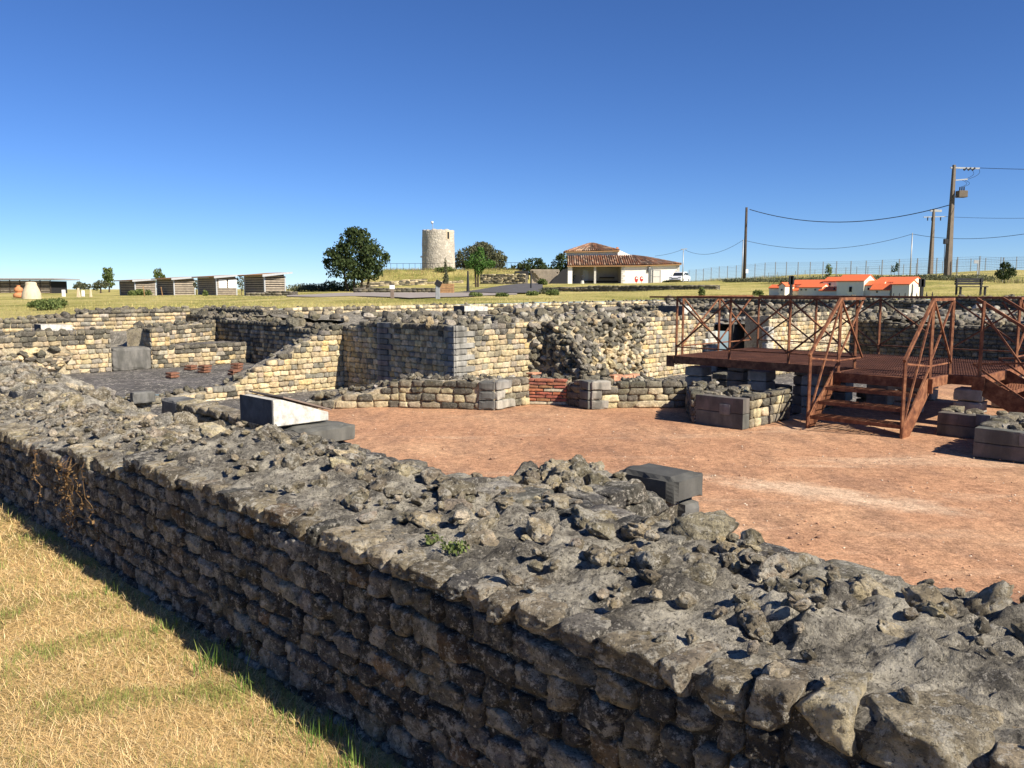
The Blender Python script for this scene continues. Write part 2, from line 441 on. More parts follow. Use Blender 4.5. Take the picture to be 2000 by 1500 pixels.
def frame(t, n): return t.normalized(), n.normalized(), Vector((0, 0, 1))
def face(w, p0, p1, z0, ztop, pitch, lens, lib, pal, proud=.022, depth=.14, top_pal=None, top_h=.25, holes=(), seed=0, jit=.05, irregular=0, capscale=1.0, kind='stone', side=0):
    """courses of stones on a vertical face from p0 to p1 (uv), outward normal to the right of travel"""
    r = random.Random(seed*31+5)
    a = W(*p0); b = W(*p1); t = (b-a); L = t.length; t.normalize(); n = Vector((t.y, -t.x, 0))
    z = z0; zmax = max(ztop(L*k/40) for k in range(41)); row = 0
    while z < zmax-.02:
        h = pitch*r.uniform(1-irregular*.5, 1+irregular*.5)
        if zmax-z < pitch*1.45: h = min(h, zmax-z+.02) if zmax-z > pitch*.6 else zmax-z+.03
        s = -r.uniform(0, lens[0]*.6)
        while s < L:
            l = r.uniform(*lens)*(1.25 if r.random() < .12 else 1)
            if s+l > L-.03: l = max(.06, L-s)
            sc = s+l/2
            if s < 0: l += s; sc = l/2; s = 0
            zt = ztop(min(L, max(0, sc)))
            inh = any(sc > q[0] and sc < q[1] and z+h/2 > q[2] and z+h/2 < q[3] for q in holes)
            if z+h*.55 < zt and not inh and l > .04:
                is_top = z+h*1.5 > zt
                hh = h*r.uniform(.90, .995); ll = l-r.uniform(.005, .014)
                zz = z+h/2+r.uniform(-.1, .1)*h*irregular
                if irregular and r.random() < .25: hh *= r.uniform(.8, 1.0)
                pp = proud*r.uniform(.55, 1.25)*(capscale if is_top else 1)
                dp = depth*(1.4 if is_top else 1)
                c = a+t*sc+n*(pp-dp/2)+Vector((0, 0, zz))
                rot = Matrix.Rotation(r.uniform(-1, 1)*jit, 3, n) @ Matrix.Rotation(r.uniform(-1, 1)*jit, 3, Vector((0, 0, 1))) @ Matrix.Rotation(r.uniform(-1, 1)*jit*1.2, 3, t)
                fx = r.choice((-1, 1)); fz = r.choice((-1, 1))
                B = Matrix((t*ll*fx*1.02, n*dp*(fx*fz), Vector((0, 0, hh*fz*1.04)))).transposed()
                B = rot @ B; M = B.to_4x4(); M.translation = c
                pl = top_pal if (top_pal and zt-(z+h/2) < top_h*r.uniform(.4, 1.3)) else pal
                w.add(kind, lib, r.randrange(len(LIB[lib])), M, pick(r, pl))
            s += l
        z += h; row += 1
def scatter(w, pts, size, lib, pal, seed=0, sink=.35, kind='rubble_stone', flat=(.55, .95)):
    r = random.Random(seed*13+3)
    for p in pts:
        sz = r.uniform(*size)*(1.5 if r.random() < .12 else 1)
        rot = Euler((r.uniform(-.5, .5), r.uniform(-.5, .5), r.uniform(0, 6.28))).to_matrix()
        sc = Matrix.Diagonal((sz*r.uniform(.8, 1.4), sz*r.uniform(.7, 1.1), sz*r.uniform(*flat)))
        M = (rot @ sc).to_4x4(); M.translation = Vector(p)+Vector((0, 0, sz*(.5-sink)*.7))
        w.add(kind, lib, r.randrange(len(LIB[lib])), M, pick(r, pal))
def core(parent, p0, p1, thick, z0, ztop, res, mat, mat_top=None, inset=.012, bump=.05, bsc=4, seed=0, profile=None, name='core'):
    """mortar body: vertical sides and an uneven top, front side = right of travel"""
    a = W(*p0); b = W(*p1); t = b-a; L = t.length; t.normalize(); n = Vector((t.y, -t.x, 0))
    ns = max(2, int(L/res)); nt = max(2, int((thick-2*inset)/res)+1)
    V = []; H = {}
    for i in range(ns+1):
        s = L*i/ns
        for j in range(nt+1):
            q = inset+(thick-2*inset)*j/nt
            p = a+t*s-n*q
            z = ztop(s)-.02+bump*fbm(p, bsc, 5, seed)
            if profile: z += profile(s, q)
            if j in (0, nt) or i in (0, ns): z -= .012
            V.append((p.x, p.y, z))
    F = []
    id_ = lambda i, j: i*(nt+1)+j
    for i in range(ns):
        for j in range(nt): F.append((id_(i, j), id_(i, j+1), id_(i+1, j+1), id_(i+1, j)))
    ring = [id_(i, 0) for i in range(ns+1)]+[id_(ns, j) for j in range(1, nt+1)]+[id_(i, nt) for i in range(ns-1, -1, -1)]+[id_(0, j) for j in range(nt-1, 0, -1)]
    base = len(V)
    for k in ring: V.append((V[k][0], V[k][1], z0))
    m = len(ring); nf = len(F)
    for k in range(m): F.append((ring[k], ring[(k+1) % m], base+(k+1) % m, base+k))
    me = npmesh(name, V, F)
    bm = bmesh.new(); bm.from_mesh(me); bmesh.ops.recalc_face_normals(bm, faces=bm.faces); bm.to_mesh(me); bm.free()
    me.materials.append(mat_top or mat); me.materials.append(mat)
    mi = np.zeros(len(F), dtype=np.int32); mi[nf:] = 1; me.polygons.foreach_set('material_index', mi)
    sm = np.ones(len(F), dtype=bool); sm[nf:] = False; me.polygons.foreach_set('use_smooth', sm)
    return link(name, me, parent, None, True)
def toppts(p0, p1, thick, ztop, count, seed=0, q0=.1, q1=None, profile=None, s0=0, s1=None):
    r = random.Random(seed+99); a = W(*p0); b = W(*p1); t = b-a; L = t.length; t.normalize(); n = Vector((t.y, -t.x, 0)); out = []
    for _ in range(count):
        s = r.uniform(s0, s1 or L); q = r.uniform(q0, q1 or thick-.1)
        p = a+t*s-n*q; p.z = ztop(s)+(profile(s, q) if profile else 0); out.append(p)
    return out
CUBE = None
def block(parent, c, size, col, mat=None, name='quoin_block', rz=math.pi/4, bev=.012, lab=None):
    """cut-stone block centred on world point c, site-aligned, size = (along u, along v, height)"""
    bm = bmesh.new(); bmesh.ops.create_cube(bm, size=1)
    n_ = 6 if max(size) > .3 else 3
    bmesh.ops.subdivide_edges(bm, edges=list(bm.edges), cuts=n_, use_grid_fill=True)
    hx, hy, hz = [q/2 for q in size]; g = min(bev*1.6, min(size)*.16); C = Vector(c)
    for v in bm.verts:
        p = Vector((v.co.x*size[0], v.co.y*size[1], v.co.z*size[2])); w_ = C*3+p
        near = sorted((hx-abs(p.x), hy-abs(p.y), hz-abs(p.z)))
        on_edge = near[1] < 1e-5
        k_ = .35+1.1*max(0, noise.noise(w_*7)+.35)
        for ax, h_ in ((0, hx), (1, hy), (2, hz)):
            if h_-abs(p[ax]) < 1e-5: p[ax] -= math.copysign((g*k_ if on_edge else 0)+.0025*noise.noise(w_*11), p[ax])
        v.co = p
    me = bpy.data.meshes.new(name); bm.to_mesh(me); bm.free()
    a = me.color_attributes.new('tint', 'FLOAT_COLOR', 'POINT'); a.data.foreach_set('color', np.ones(len(me.vertices)*4, dtype=np.float32))
    o = link(name, me, parent, mat or M_ASHLAR)
    o.location = Vector(c)-(total_loc(parent) if parent else Vector())
    o.rotation_euler = (0, 0, rz); o.color = (*col, 1)
    return o
# [SECTION 2]
# ================================================================== GROUND
def sheet(name, fn, u0, u1, v0, v1, res, mat, keep=None):
    nu = int((u1-u0)/res); nv = int((v1-v0)/res); V = []; F = []
    for i in range(nu+1):
        for j in range(nv+1):
            u = u0+(u1-u0)*i/nu; v = v0+(v1-v0)*j/nv; p = W(u, v); V.append((p.x, p.y, fn(u, v)))
    for i in range(nu):
        for j in range(nv):
            if keep and not keep(u0+(u1-u0)*(i+.5)/nu, v0+(v1-v0)*(j+.5)/nv): continue
            k = i*(nv+1)+j; F.append((k, k+nv+1, k+nv+2, k+1))
    me = npmesh(name, V, F, None, True); o = link(name, me, None, mat); o['kind'] = 'structure'; return o
def lawn_z(u, v):
    return .012*fbm((u, v), 2.5, 4, 3)+sstep(10, 24, v)*.55
sheet('lawn', lawn_z, -9, 1.8, -8, 24, .11, M_LAWN)
def inpoly(x, y, P):
    c = False
    for (x0, y0), (x1, y1) in zip(P, P[1:]+P[:1]):
        if (y0 > y) != (y1 > y) and x < (x1-x0)*(y-y0)/(y1-y0)+x0: c = not c
    return c
FLOORZ = -.28; PITZ = -.62
APSE = [(6.9, 11.65), (8.1, 10.72), (9.02, 9.42), (9.9, 9.5), (10.27, 8.95), (10.14, 8.36), (10.55, 8.12), (11.45, 7.4), (10.12, 6.42), (10.2, 5.66), (11.45, 5.58)]
FL = [(2.0, -5), (25, -5), (25, 5.2), (11.6, 5.75), (10.5, 5.9), (10.4, 6.3), (11.7, 7.45), (10.75, 8.3), (10.4, 9.0), (10.05, 9.7), (9.1, 9.6), (8.3, 10.9), (7.0, 11.85), (2.0, 12.4)]
sheet('courtyard_floor', lambda u, v: FLOORZ+.018*fbm((u, v), .8, 4, 8), 2.0, 25, -5, 12.4, .15, M_GRAVEL, lambda u, v: inpoly(u, v, FL))
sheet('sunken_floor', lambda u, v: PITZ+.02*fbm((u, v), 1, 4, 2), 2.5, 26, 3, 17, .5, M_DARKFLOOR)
ROOMZ = -.42
def court_pebbles():
    r_ = np.random.default_rng(5); VV = []; FF = []; TT = []; n0 = 0
    lib = [LIB['rlow'][i] for i in range(10)]
    pal = np.array([(.52, .36, .25), (.40, .22, .14), (.62, .52, .40), (.22, .13, .09), (.48, .28, .18)])
    k = 0
    while k < 2200:
        rr = math.exp(r_.uniform(math.log(3.2), math.log(13))); a = r_.uniform(-.5, .75); X, Y = rr*math.sin(a), rr*math.cos(a); u, v = (X+Y)/S2, (Y-X)/S2
        if u < 2.6 or not inpoly(u, v, FL): continue
        V, F = lib[k % 10][1:]; s_ = r_.uniform(.006, .018)*(2.2 if r_.random() < .03 else 1); t = r_.uniform(0, 6.28); c, d = math.cos(t), math.sin(t)
        P = V*s_*np.array([1.3, 1, .7]); P = np.stack([P[:, 0]*c-P[:, 1]*d+X, P[:, 0]*d+P[:, 1]*c+Y, P[:, 2]+FLOORZ+.006], 1)
        VV.append(P); FF.append(F+n0); n0 += len(V); TT.append(np.tile(pal[r_.integers(0, 5)]*r_.uniform(.8, 1.2), (len(V), 1))); k += 1
    o = link('court_pebbles', npmesh('court_pebbles', np.concatenate(VV), np.concatenate(FF), np.concatenate(TT)), None, M_BLADE)
    tag(o, 'small loose pebbles strewn over the red gravel court', 'pebbles', None, 'stuff')
court_pebbles()
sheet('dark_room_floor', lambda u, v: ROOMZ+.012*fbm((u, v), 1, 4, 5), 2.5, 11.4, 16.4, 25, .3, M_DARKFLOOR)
# field: from the ruin's outer walls to the horizon
BND = [(-30, 26.2), (12.2, 26.2), (12.2, 22.9), (33.4, 22.9), (33.4, -30)]
BNDW = [W(*p) for p in BND]
def bnd_dist(a):
    best = None
    for p, q in zip(BNDW[:-1], BNDW[1:]):
        # ray (a,1)*t  meets p + (q-p)*k
        dx, dy = q.x-p.x, q.y-p.y; den = a*dy-dx
        if abs(den) < 1e-9: continue
        t = (p.x*dy-p.y*dx)/den; k = ((a*t-p.x)/dx if abs(dx) > abs(dy) else (t-p.y)/dy)
        if t > 0 and -1e-6 <= k <= 1+1e-6: best = t if best is None else max(best, t)
    return best
CT = [  # photo x, depth, ground height
 (0, 21, .62), (60, 24, .72), (350, 27, 1.0), (600, 28, 1.06), (900, 30, 1.10), (1200, 34, 1.12), (1330, 38, 1.14), (1665, 33, 1.22), (2000, 29, 1.28), (2400, 30, 1.3),
 (0, 40, .80), (300, 40, .95), (60, 62, .93), (-500, 60, .6), (0, 100, 1.2), (240, 108, .82), (500, 84, .98), (600, 60, 1.10), (800, 45, 1.23), (800, 74, 1.32), (700, 95, 1.36), (1000, 52, 1.25),
 (1200, 70, 1.43), (800, 110, 2.15), (950, 128, 2.45), (1200, 108, 2.32), (1220, 126, 2.44), (1330, 122, 2.5), (1327, 117, 2.48), (1050, 110, 2.3), (640, 112, 1.4),
 (1500, 45, 1.30), (1650, 40, 1.36), (1900, 38, 1.35), (1450, 60, 1.62), (1453, 85, 2.33), (1845, 66, 2.35), (1700, 70, 2.45), (1965, 60, 2.05), (1413, 112, 2.75), (2300, 60, 2.3), (1600, 110, 3.6), (2000, 110, 4.0),
 (0, 300, 1.3), (500, 300, 1.4), (1000, 300, 3.0), (1600, 300, 4.5), (2200, 300, 5), (0, 900, 1.5), (1000, 900, 2.0), (2000, 900, 3.0), (-800, 300, 1), (0, 3000, 1.6), (1000, 3000, 1.6), (2000, 3000, 1.6)]
CTa = np.array([((x-1000)/1600*2.2, math.log(Y)*1.3, z) for x, Y, z in CT])
def gz(X, Y):
    a = X/Y*2.2; l = math.log(Y)*1.3
    d2 = (CTa[:, 0]-a)**2+(CTa[:, 1]-l)**2+.004
    w = 1/d2**2
    return float((w*CTa[:, 2]).sum()/w.sum())
def field_mesh():
    NA, NR = 260, 110; V = []; F = []
    for i in range(NA+1):
        a = math.tan(-1.02+2.04*i/NA); b = bnd_dist(a) or 30
        for j in range(NR+1):
            Y = b*(4000/b)**((j/NR)**1.15); X = a*Y
            z = gz(X, Y)
            if Y > 20: z += .05*fbm((X, Y), .25, 3, 4)*min(1, (Y-b)/6)
            V.append((X, Y, z))
    for i in range(NA):
        for j in range(NR):
            k = i*(NR+1)+j; F.append((k, k+NR+1, k+NR+2, k+1))
    me = npmesh('field', V, F, None, True); o = link('field', me, None, M_FIELD); o['kind'] = 'structure'
field_mesh()
# rubble filled ground between the outer and the inner walls
def pit(u, v): return (u < 20.5 and v < 12.7) or (u < 25.1 and v < 10.8) or (u < 11.8 and v < 26.5)
sheet('back_room_ground', lambda u, v: (.40 if u > 8.6 else .12)+.03*fbm((u, v), 2, 3, 6), 2.6, 12.3, 22.0, 26.2, .2, M_TERR, lambda u, v: v > 22.45 if u < 8.6 else v > 22.6+(u-8.5)*.6)
sheet('rubble_fill_ground', lambda u, v: .74+.10*fbm((u, v), .6, 4, 9)+.06*fbm((u, v), 2.4, 3, 2)+sstep(12, 23, v)*.12+sstep(25, 33, u)*.14, 10.9, 33.5, -6, 26.2, .3, M_TERR,
      lambda u, v: not pit(u, v) and not (u > 12.3 and v > 22.8))

# ================================================================== RUIN WALLS
def const(z): return lambda s: z
def ragged(tab, amp, seed, sc=1.6):
    return lambda s: lerp_table(tab, s)+amp*fbm((s, seed*3.3), sc, 3, seed)
# ---- foreground wall
A0, A1 = (1.65, 11.0), (1.65, .88)
A2 = (1.93, -1.5)                       # the wall bends slightly away at its near end
def a_top(s):
    v = 11-s
    return .75+.012*fbm((s, 1), 2, 3, 1) if v < 4.6 else lerp_table([(0, .40), (3.7, .53), (6.4, .68)], s)
def a_prof(s, q):
    p = W(1.65+q, 11-s)
    k = sstep(.20, .36, q)*(1-.55*sstep(.74, .85, q))
    low = (1-sstep(.05, .20, q))
    n1 = abs(fbm(p, 3.4, 5, 21)); n2 = fbm(p, 9, 4, 22)
    dip = sstep(1.1, 1.9, 11-s)*(1-sstep(2.6, 3.2, 11-s))
    n3 = abs(fbm(p, 17, 3, 23))
    d1 = noise.voronoi(Vector((p.x*8.5, p.y*8.5, 0)))[0][0]; d2 = noise.voronoi(Vector((p.x*19, p.y*19, 4)))[0][0]
    cob = .026*max(0, 1-(d1/.55)**2)*(.35+.65*k)+.016*max(0, 1-(d2/.5)**2)
    return .020*sstep(.045, .10, q)+k*(.02+.022*n1*(1-.4*dip)+.018*n2+.022*n3)+(1-k)*(.008*n2+.014*n3)+cob*sstep(.02, .08, q)-.012*dip
wa = Wall('rubble_wall', 'long dark grey stone wall running diagonally across the foreground beside the dry lawn', W(2.0, 4, 0), M_STONE_N)
core(wa.e, A0, A1, .86, -.45, a_top, .016, M_JOINT_D, M_MORTAR_N, .003, .016, 7, 5, a_prof)
n_top = lambda s: .75
n_prof = lambda s, q: a_prof(10.12+s, q)
core(wa.e, A1, A2, .90, -.45, n_top, .016, M_JOINT_D, M_MORTAR_N, .003, .016, 7, 5, n_prof, 'core')
face(wa, A0, A1, -.06, a_top, .094, (.08, .185), 'hi', P_NEAR, .030, .17, P_TOPN, .075, (), 3, .045, .26, 1.15)
face(wa, A1, A2, -.06, n_top, .094, (.08, .2), 'hi', P_NEAR, .030, .17, P_TOPN, .075, (), 203, .045, .26, 1.15)
face(wa, (2.505, .9), (2.505, 11), -.42, lambda s: a_top(10.1-s)+.02, .11, (.11, .2), 'mid', P_NEAR+P_MIX, .04, .15, P_NEAR, .2, (), 4, .05, .3)
scatter(wa, toppts(A0, A1, .86, a_top, 190, 5, .26, .82, a_prof)+toppts(A1, A2, .9, n_top, 40, 55, .26, .85, n_prof), (.045, .13), 'rhi', P_TOPN, 11, .70, 'rubble_stone', (.45, .75))
scatter(wa, toppts(A0, A1, .86, a_top, 560, 6, .05, .84, a_prof)+toppts(A1, A2, .9, n_top, 110, 56, .05, .85, n_prof), (.015, .05), 'rmid', P_TOPN+[(.6, .5, .36)], 12, .4, 'pebble')
r = random.Random(5)
big = [(2.28, 2.62, .09, .17), (2.46, 1.52, .09, .25), (2.36, 1.72, .03, .20), (2.32, 1.90, .06, .17), (2.14, 1.93, .02, .13), (2.2, 1.05, .05, .15), (2.3, .85, .05, .17), (2.45, .62, .05, .2), (2.12, .72, .03, .13), (2.28, .42, .05, .17), (2.1, .35, .02, .12), (2.42, .22, .05, .2), (2.2, 3.3, .06, .2), (2.4, 3.6, .06, .17), (2.15, 4.05, .05, .19), (2.35, 4.4, .05, .2), (2.2, 4.75, .06, .21), (2.42, 2.15, .06, .15), (2.06, 2.3, .02, .10), (2.0, 1.55, .01, .09), (2.42, 1.15, .04, .2)]
for k, (u, v, dz, sz) in enumerate(big):
    scatter(wa, [W(u, v, .76+dz*.55)], (sz*.8, sz*.98), 'rhi', P_TOPN, 60+k, .66, 'rubble_stone', (.45, .68))
# stub with the cut-stone end (part of the same wall)
b_top = lambda s: .73+.03*fbm((s, 4), 3, 3, 4)-.10*sstep(.55, 1.0, s)
B0, B1 = (2.45, 2.17), (3.46, 2.17)
b_prof = lambda s, q: .03*max(0, .5-noise.voronoi(Vector((s*9, q*9, 1)))[0][0])*2+.07*abs(fbm(W(2.45+s, 2.17+q), 4, 5, 31))+.02*fbm(W(2.45+s, 2.17+q), 11, 3, 32)
core(wa.e, B0, B1, .68, -.45, b_top, .022, M_JOINT_D, M_MORTAR_N, .02, .03, 7, 6, b_prof, 'stub_core')
face(wa, B0, (3.22, 2.17), -.38, b_top, .11, (.11, .2), 'hi', P_NEAR, .03, .14, None, .1, (), 8, .06, .3)
face(wa, (3.47, 2.17), (3.47, 2.85), -.38, lambda s: b_top(1)-.16, .11, (.11, .2), 'mid', P_NEAR, .02, .12, None, .1, (), 9, .05, .2)
scatter(wa, toppts(B0, B1, .68, b_top, 44, 8, .06, .62, b_prof, 0, .74), (.04, .11), 'rhi', P_TOPN, 13, .66)
for k, (u, v, z, su, sv, sz, c) in enumerate([(3.36, 2.32, .69, .26, .36, .13, .085), (3.41, 2.28, .54, .16, .28, .16, .12), (3.36, 2.30, .38, .26, .34, .15, .13), (3.39, 2.28, .22, .20, .30, .16, .12), (3.36, 2.30, .06, .26, .34, .15, .13), (3.38, 2.30, -.14, .24, .36, .24, .12)]):
    block(wa.e, W(u, v, z), (su, sv, sz), (c, c, c*.96), None, 'quoin_block')
# second stub under the information plinth
c_top = lambda s: .56-.06*s+.03*fbm((s, 9), 3, 3, 7)
C0, C1 = (2.45, 5.62), (3.66, 5.62)
c_prof = lambda s, q: .09*abs(fbm(W(2.45+s, 5.62+q), 4, 5, 33))
core(wa.e, C0, C1, .72, -.45, c_top, .035, M_JOINT_D, M_MORTAR_N, .02, .03, 7, 6, c_prof, 'stub_core')
face(wa, C0, (3.3, 5.62), -.38, c_top, .11, (.11, .2), 'mid', P_NEAR, .03, .14, None, .1, (), 18, .06, .3)
block(wa.e, W(3.52, 5.80, .49), (.50, .46, .14), (.13, .13, .12), None, 'quoin_block')

for k in range(4): block(wa.e, W(3.56-.03*(k % 2), 5.79, .335-.165*k), (.40+.08*(k % 2), .42, .16), (.17, .165, .15), None, 'quoin_block')
scatter(wa, toppts(C0, C1, .7, c_top, 10, 9, .1, .65, c_prof, 0, .5), (.06, .13), 'rhi', P_TOPN, 14, .55)
wa.finish()

# ---- broad rubble mass at the far left end of it
wm = Wall('rubble_heap', 'broad low heap of grey mortared rubble at the left behind the foreground wall', W(3, 9, 0), M_STONE_N)
m_top = lambda s: .50+.02*fbm((s, 3), 1.5, 3, 3)
def m_prof(s, q): return .17*abs(fbm(W(2.4+q, 15-s), 1.6, 6, 41))+.025*fbm(W(2.4+q, 15-s), 8, 3, 42)-.18*sstep(.95, 1.3, q)-.25*sstep(3, 6, s)*sstep(.2, 1.2, q)
core(wm.e, (2.4, 15.0), (2.4, 6.55), 1.35, -.6, m_top, .05, M_MORTAR, M_MORTAR_N, 0, .03, 5, 8, m_prof)
scatter(wm, toppts((2.4, 15.0), (2.4, 6.55), 1.35, m_top, 240, 15, .05, 1.3, m_prof), (.06, .18), 'rhi', P_TOPN+[(.36, .33, .27)], 16, .58)
h2 = lambda s: lerp_table([(0, .62), (3, .45), (6.5, .05)], s)
h2p = lambda s, q: .18*abs(fbm(W(1.2+q, 21.5-s), 1.5, 5, 43))-.5*sstep(1.8, 3.2, q)
core(wm.e, (1.2, 21.5), (1.2, 15.0), 3.3, -.6, lambda s: h2(s)-.05, .09, M_MORTAR, M_MORTAR_N, 0, .03, 4, 9, h2p, 'core')
scatter(wm, toppts((1.2, 21.5), (1.2, 15), 3.2, h2, 150, 17, .05, 3.0, h2p), (.12, .26), 'rmid', P_TOPN+P_MIX[4:], 18, .4)
face(wm, (3.72, 8.9), (3.72, 6.6), .05, const(.40), .16, (.16, .3), 'mid', P_PALE, .05, .2, None, .1, (), 28, .08, .3)
block(wm.e, W(3.9, 9.25, .30), (.3, .5, .22), (.17, .17, .165)); block(wm.e, W(3.95, 8.6, .10), (.4, .9, .2), (.3, .3, .28))
wm.finish()

# ---- stepped yellow wall (sunlit) and the shaded wall beside it
wd = Wall('stepped_wall', 'sunlit yellow stone wall whose top steps up to the right, left of the dark corner', W(8, 16.1, 0))
d_tab = [(0, -.40), (2.0, -.44), (2.6, -.42), (3.3, -.36), (3.7, -.14), (4.1, .02), (4.5, .20), (4.9, .42), (5.3, .58), (5.7, .72), (6.1, .84)]
d_top = ragged(d_tab, .03, 6, 3)
core(wd.e, (4.5, 16.1), (10.6, 16.1), .55, -.75, d_top, .08, M_JOINT, M_MORTAR, .012, .04, 5, 10)
face(wd, (4.5, 16.1), (10.6, 16.1), -.70, d_top, .117, (.12, .26), 'mid', P_YEL+P_MIX+P_PALE, .03, .12, P_GREY+P_MIX, .2, (), 20, .04, .15)
scatter(wd, toppts((4.5, 16.1), (10.6, 16.1), .55, d_top, 60, 20, .05, .5), (.07, .15), 'rmid', P_GREY, 21, .4)
block(wd.e, W(6.0, 16.0, -.40), (.42, .2, .22), (.16, .16, .155))
wd.finish()
we = Wall('shaded_wall', 'tall wall in shadow with two grey quoin columns, behind the low curved wall', W(10.6, 14, 0))
e_top = ragged([(0, .86), (1.6, .92), (4.0, .93)], .02, 8, 3)
core(we.e, (10.6, 16.6), (10.6, 12.2), 1.0, -.75, lambda s: e_top(s), .1, M_JOINT, M_MORTAR, .012, .05, 4, 11)
face(we, (10.6, 16.1), (10.6, 12.2), -.70, e_top, .117, (.12, .24), 'mid', P_YEL+P_MIX, .03, .12, P_GREY, .14, ((1.32, 1.85, -1, 2), (3.62, 4, -1, 2)), 22, .04, .12, 1.2)
for k in range(14):
    z = -.64+k*.117
    if z > .93: break
    wv = .50 if k % 2 else .36
    block(we.e, W(10.63, 16.1-1.36-wv/2, z), (.14, wv, .113), (.24+.05*(k % 3 == 0), .235, .22), name='quoin_block', bev=.006)
    wq = .30 if k % 2 else .2
    block(we.e, W(10.63, 12.2+wq/2-.02, z), (.14, wq, .113), (.24, .235, .22), name='quoin_block', bev=.006)
scatter(we, toppts((10.6, 16.1), (10.6, 12.2), 1.0, e_top, 60, 23, .2, .95), (.08, .2), 'rmid', P_GREY, 24, .25, flat=(.8, 1.2))
we.finish()
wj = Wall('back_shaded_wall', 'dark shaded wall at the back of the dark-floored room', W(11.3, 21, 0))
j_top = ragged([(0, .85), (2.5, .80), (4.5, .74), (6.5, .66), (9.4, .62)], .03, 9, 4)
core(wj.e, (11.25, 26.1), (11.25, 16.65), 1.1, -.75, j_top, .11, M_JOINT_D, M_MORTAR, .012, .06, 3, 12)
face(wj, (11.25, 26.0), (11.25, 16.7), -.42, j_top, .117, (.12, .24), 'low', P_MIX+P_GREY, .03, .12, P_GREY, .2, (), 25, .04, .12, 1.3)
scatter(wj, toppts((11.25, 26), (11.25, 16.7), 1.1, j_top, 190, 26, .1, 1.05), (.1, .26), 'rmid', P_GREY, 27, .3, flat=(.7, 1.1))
wj.finish()

# ---- main sunlit wall with the collapsed rubble
wf = Wall('main_wall', 'long sunlit stone wall with a collapsed bulge of loose rubble in its middle', W(14, 12.2, 0))
f_top = ragged([(0, .93), (3, .90), (5, .95), (7, .96), (9.8, .90)], .03, 12, 2)
core(wf.e, (10.6, 12.2), (20.2, 12.2), 1.0, -.75, f_top, .1, M_JOINT, M_MORTAR, .012, .07, 3, 13)
face(wf, (10.6, 12.2), (20.2, 12.2), -.70, f_top, .117, (.11, .26), 'mid', P_PALE+P_YEL+P_MIX, .03, .12, P_GREY+P_MIX, .32, ((0, .42, -1, 2), (2.1, 6.2, -1, 2), (9.1, 9.8, -1, .55)), 30, .05, .2)
for k in range(14):
    z = -.64+k*.117
    if z > .93: break
    wq = .52 if k % 2 == 0 else .30
    block(wf.e, W(10.6+wq/2+.005, 12.23, z), (wq, .14, .113), (.34, .33, .30) if k % 3 else (.27, .26, .235), name='quoin_block', bev=.006)
r = random.Random(31)
def bulge(s, z):      # distance the torn core stands out of the wall face
    k = sstep(2.40, 2.52, s)*(1-.85*sstep(2.9, 4.2, s))*(1-sstep(4.6, 5.6, s))*lerp_table([(-.7, 1.35), (0, 1.15), (.5, .75), (.95, .25)], z)
    return .10+k+.12*sstep(2.2, 2.8, s)*(1-sstep(4.8, 6.2, s))+.10*fbm((s, z), 1.7, 3, 44)
V = []; F = []
ns, nz = 42, 20
for i in range(ns+1):
    for j in range(nz+1):
        s = 2.05+4.2*i/ns; z = -.72+1.68*j/nz; e = bulge(s, z)*(0 if i in (0, ns) else 1)-.06
        p = W(10.6+s, 12.2-e); V.append((p.x, p.y, z))
for i in range(ns):
    for j in range(nz):
        k = i*(nz+1)+j; F.append((k, k+nz+1, k+nz+2, k+1))
link('torn_core', npmesh('torn_core', V, F, None, True), wf.e, M_JOINT, True)
s = 2.1
for jz in range(13):
    z = -.64+jz*.128; s = 2.1+r.uniform(0, .1)
    while s < 6.2:
        l = r.uniform(.12, .24); zz = z+r.uniform(-.05, .05)
        if zz < .98:
            e = bulge(s, zz); sz = r.uniform(.10, .2)
            rot = Euler((r.uniform(-.6, .6), r.uniform(-.6, .6), math.pi/4+r.uniform(-.6, .6))).to_matrix()
            Mx = (rot @ Matrix.Diagonal((l*.92, sz*1.25, min(.15, sz)*r.uniform(.75, 1.1)))).to_4x4(); Mx.translation = W(10.6+s, 12.2-e+.02, zz)
            pl = P_GREY+P_MIX[5:] if zz > .35 or s < 3.2 or r.random() < .35 else P_PALE+P_MIX
            wf.add('rubble_stone', 'rmid', r.randrange(14), Mx, pick(r, pl))
        s += l/(1+1.2*min(7, abs(bulge(s+.05, zz)-bulge(s-.05, zz))/.1))
for jz in range(14):                                   # stones on the steep left flank of the torn core
    z = -.66+jz*.12; e = .18
    while e < bulge(2.6, z):
        sz = r.uniform(.11, .19)
        Mx = (Euler((r.uniform(-.5, .5), r.uniform(-.5, .5), r.uniform(0, 3))).to_matrix() @ Matrix.Diagonal((sz*1.2, sz, sz*.8))).to_4x4(); Mx.translation = W(10.6+2.40+.06*e+r.uniform(-.03, .03), 12.2-e, z+r.uniform(-.03, .03))
        wf.add('rubble_stone', 'rmid', r.randrange(14), Mx, pick(r, P_GREY+P_MIX[5:])); e += sz*.85
scatter(wf, toppts((10.6, 12.2), (20.2, 12.2), 1.0, f_top, 190, 33, .12, .95), (.09, .22), 'rmid', P_GREY+P_MIX[5:], 34, .28, flat=(.7, 1.15))
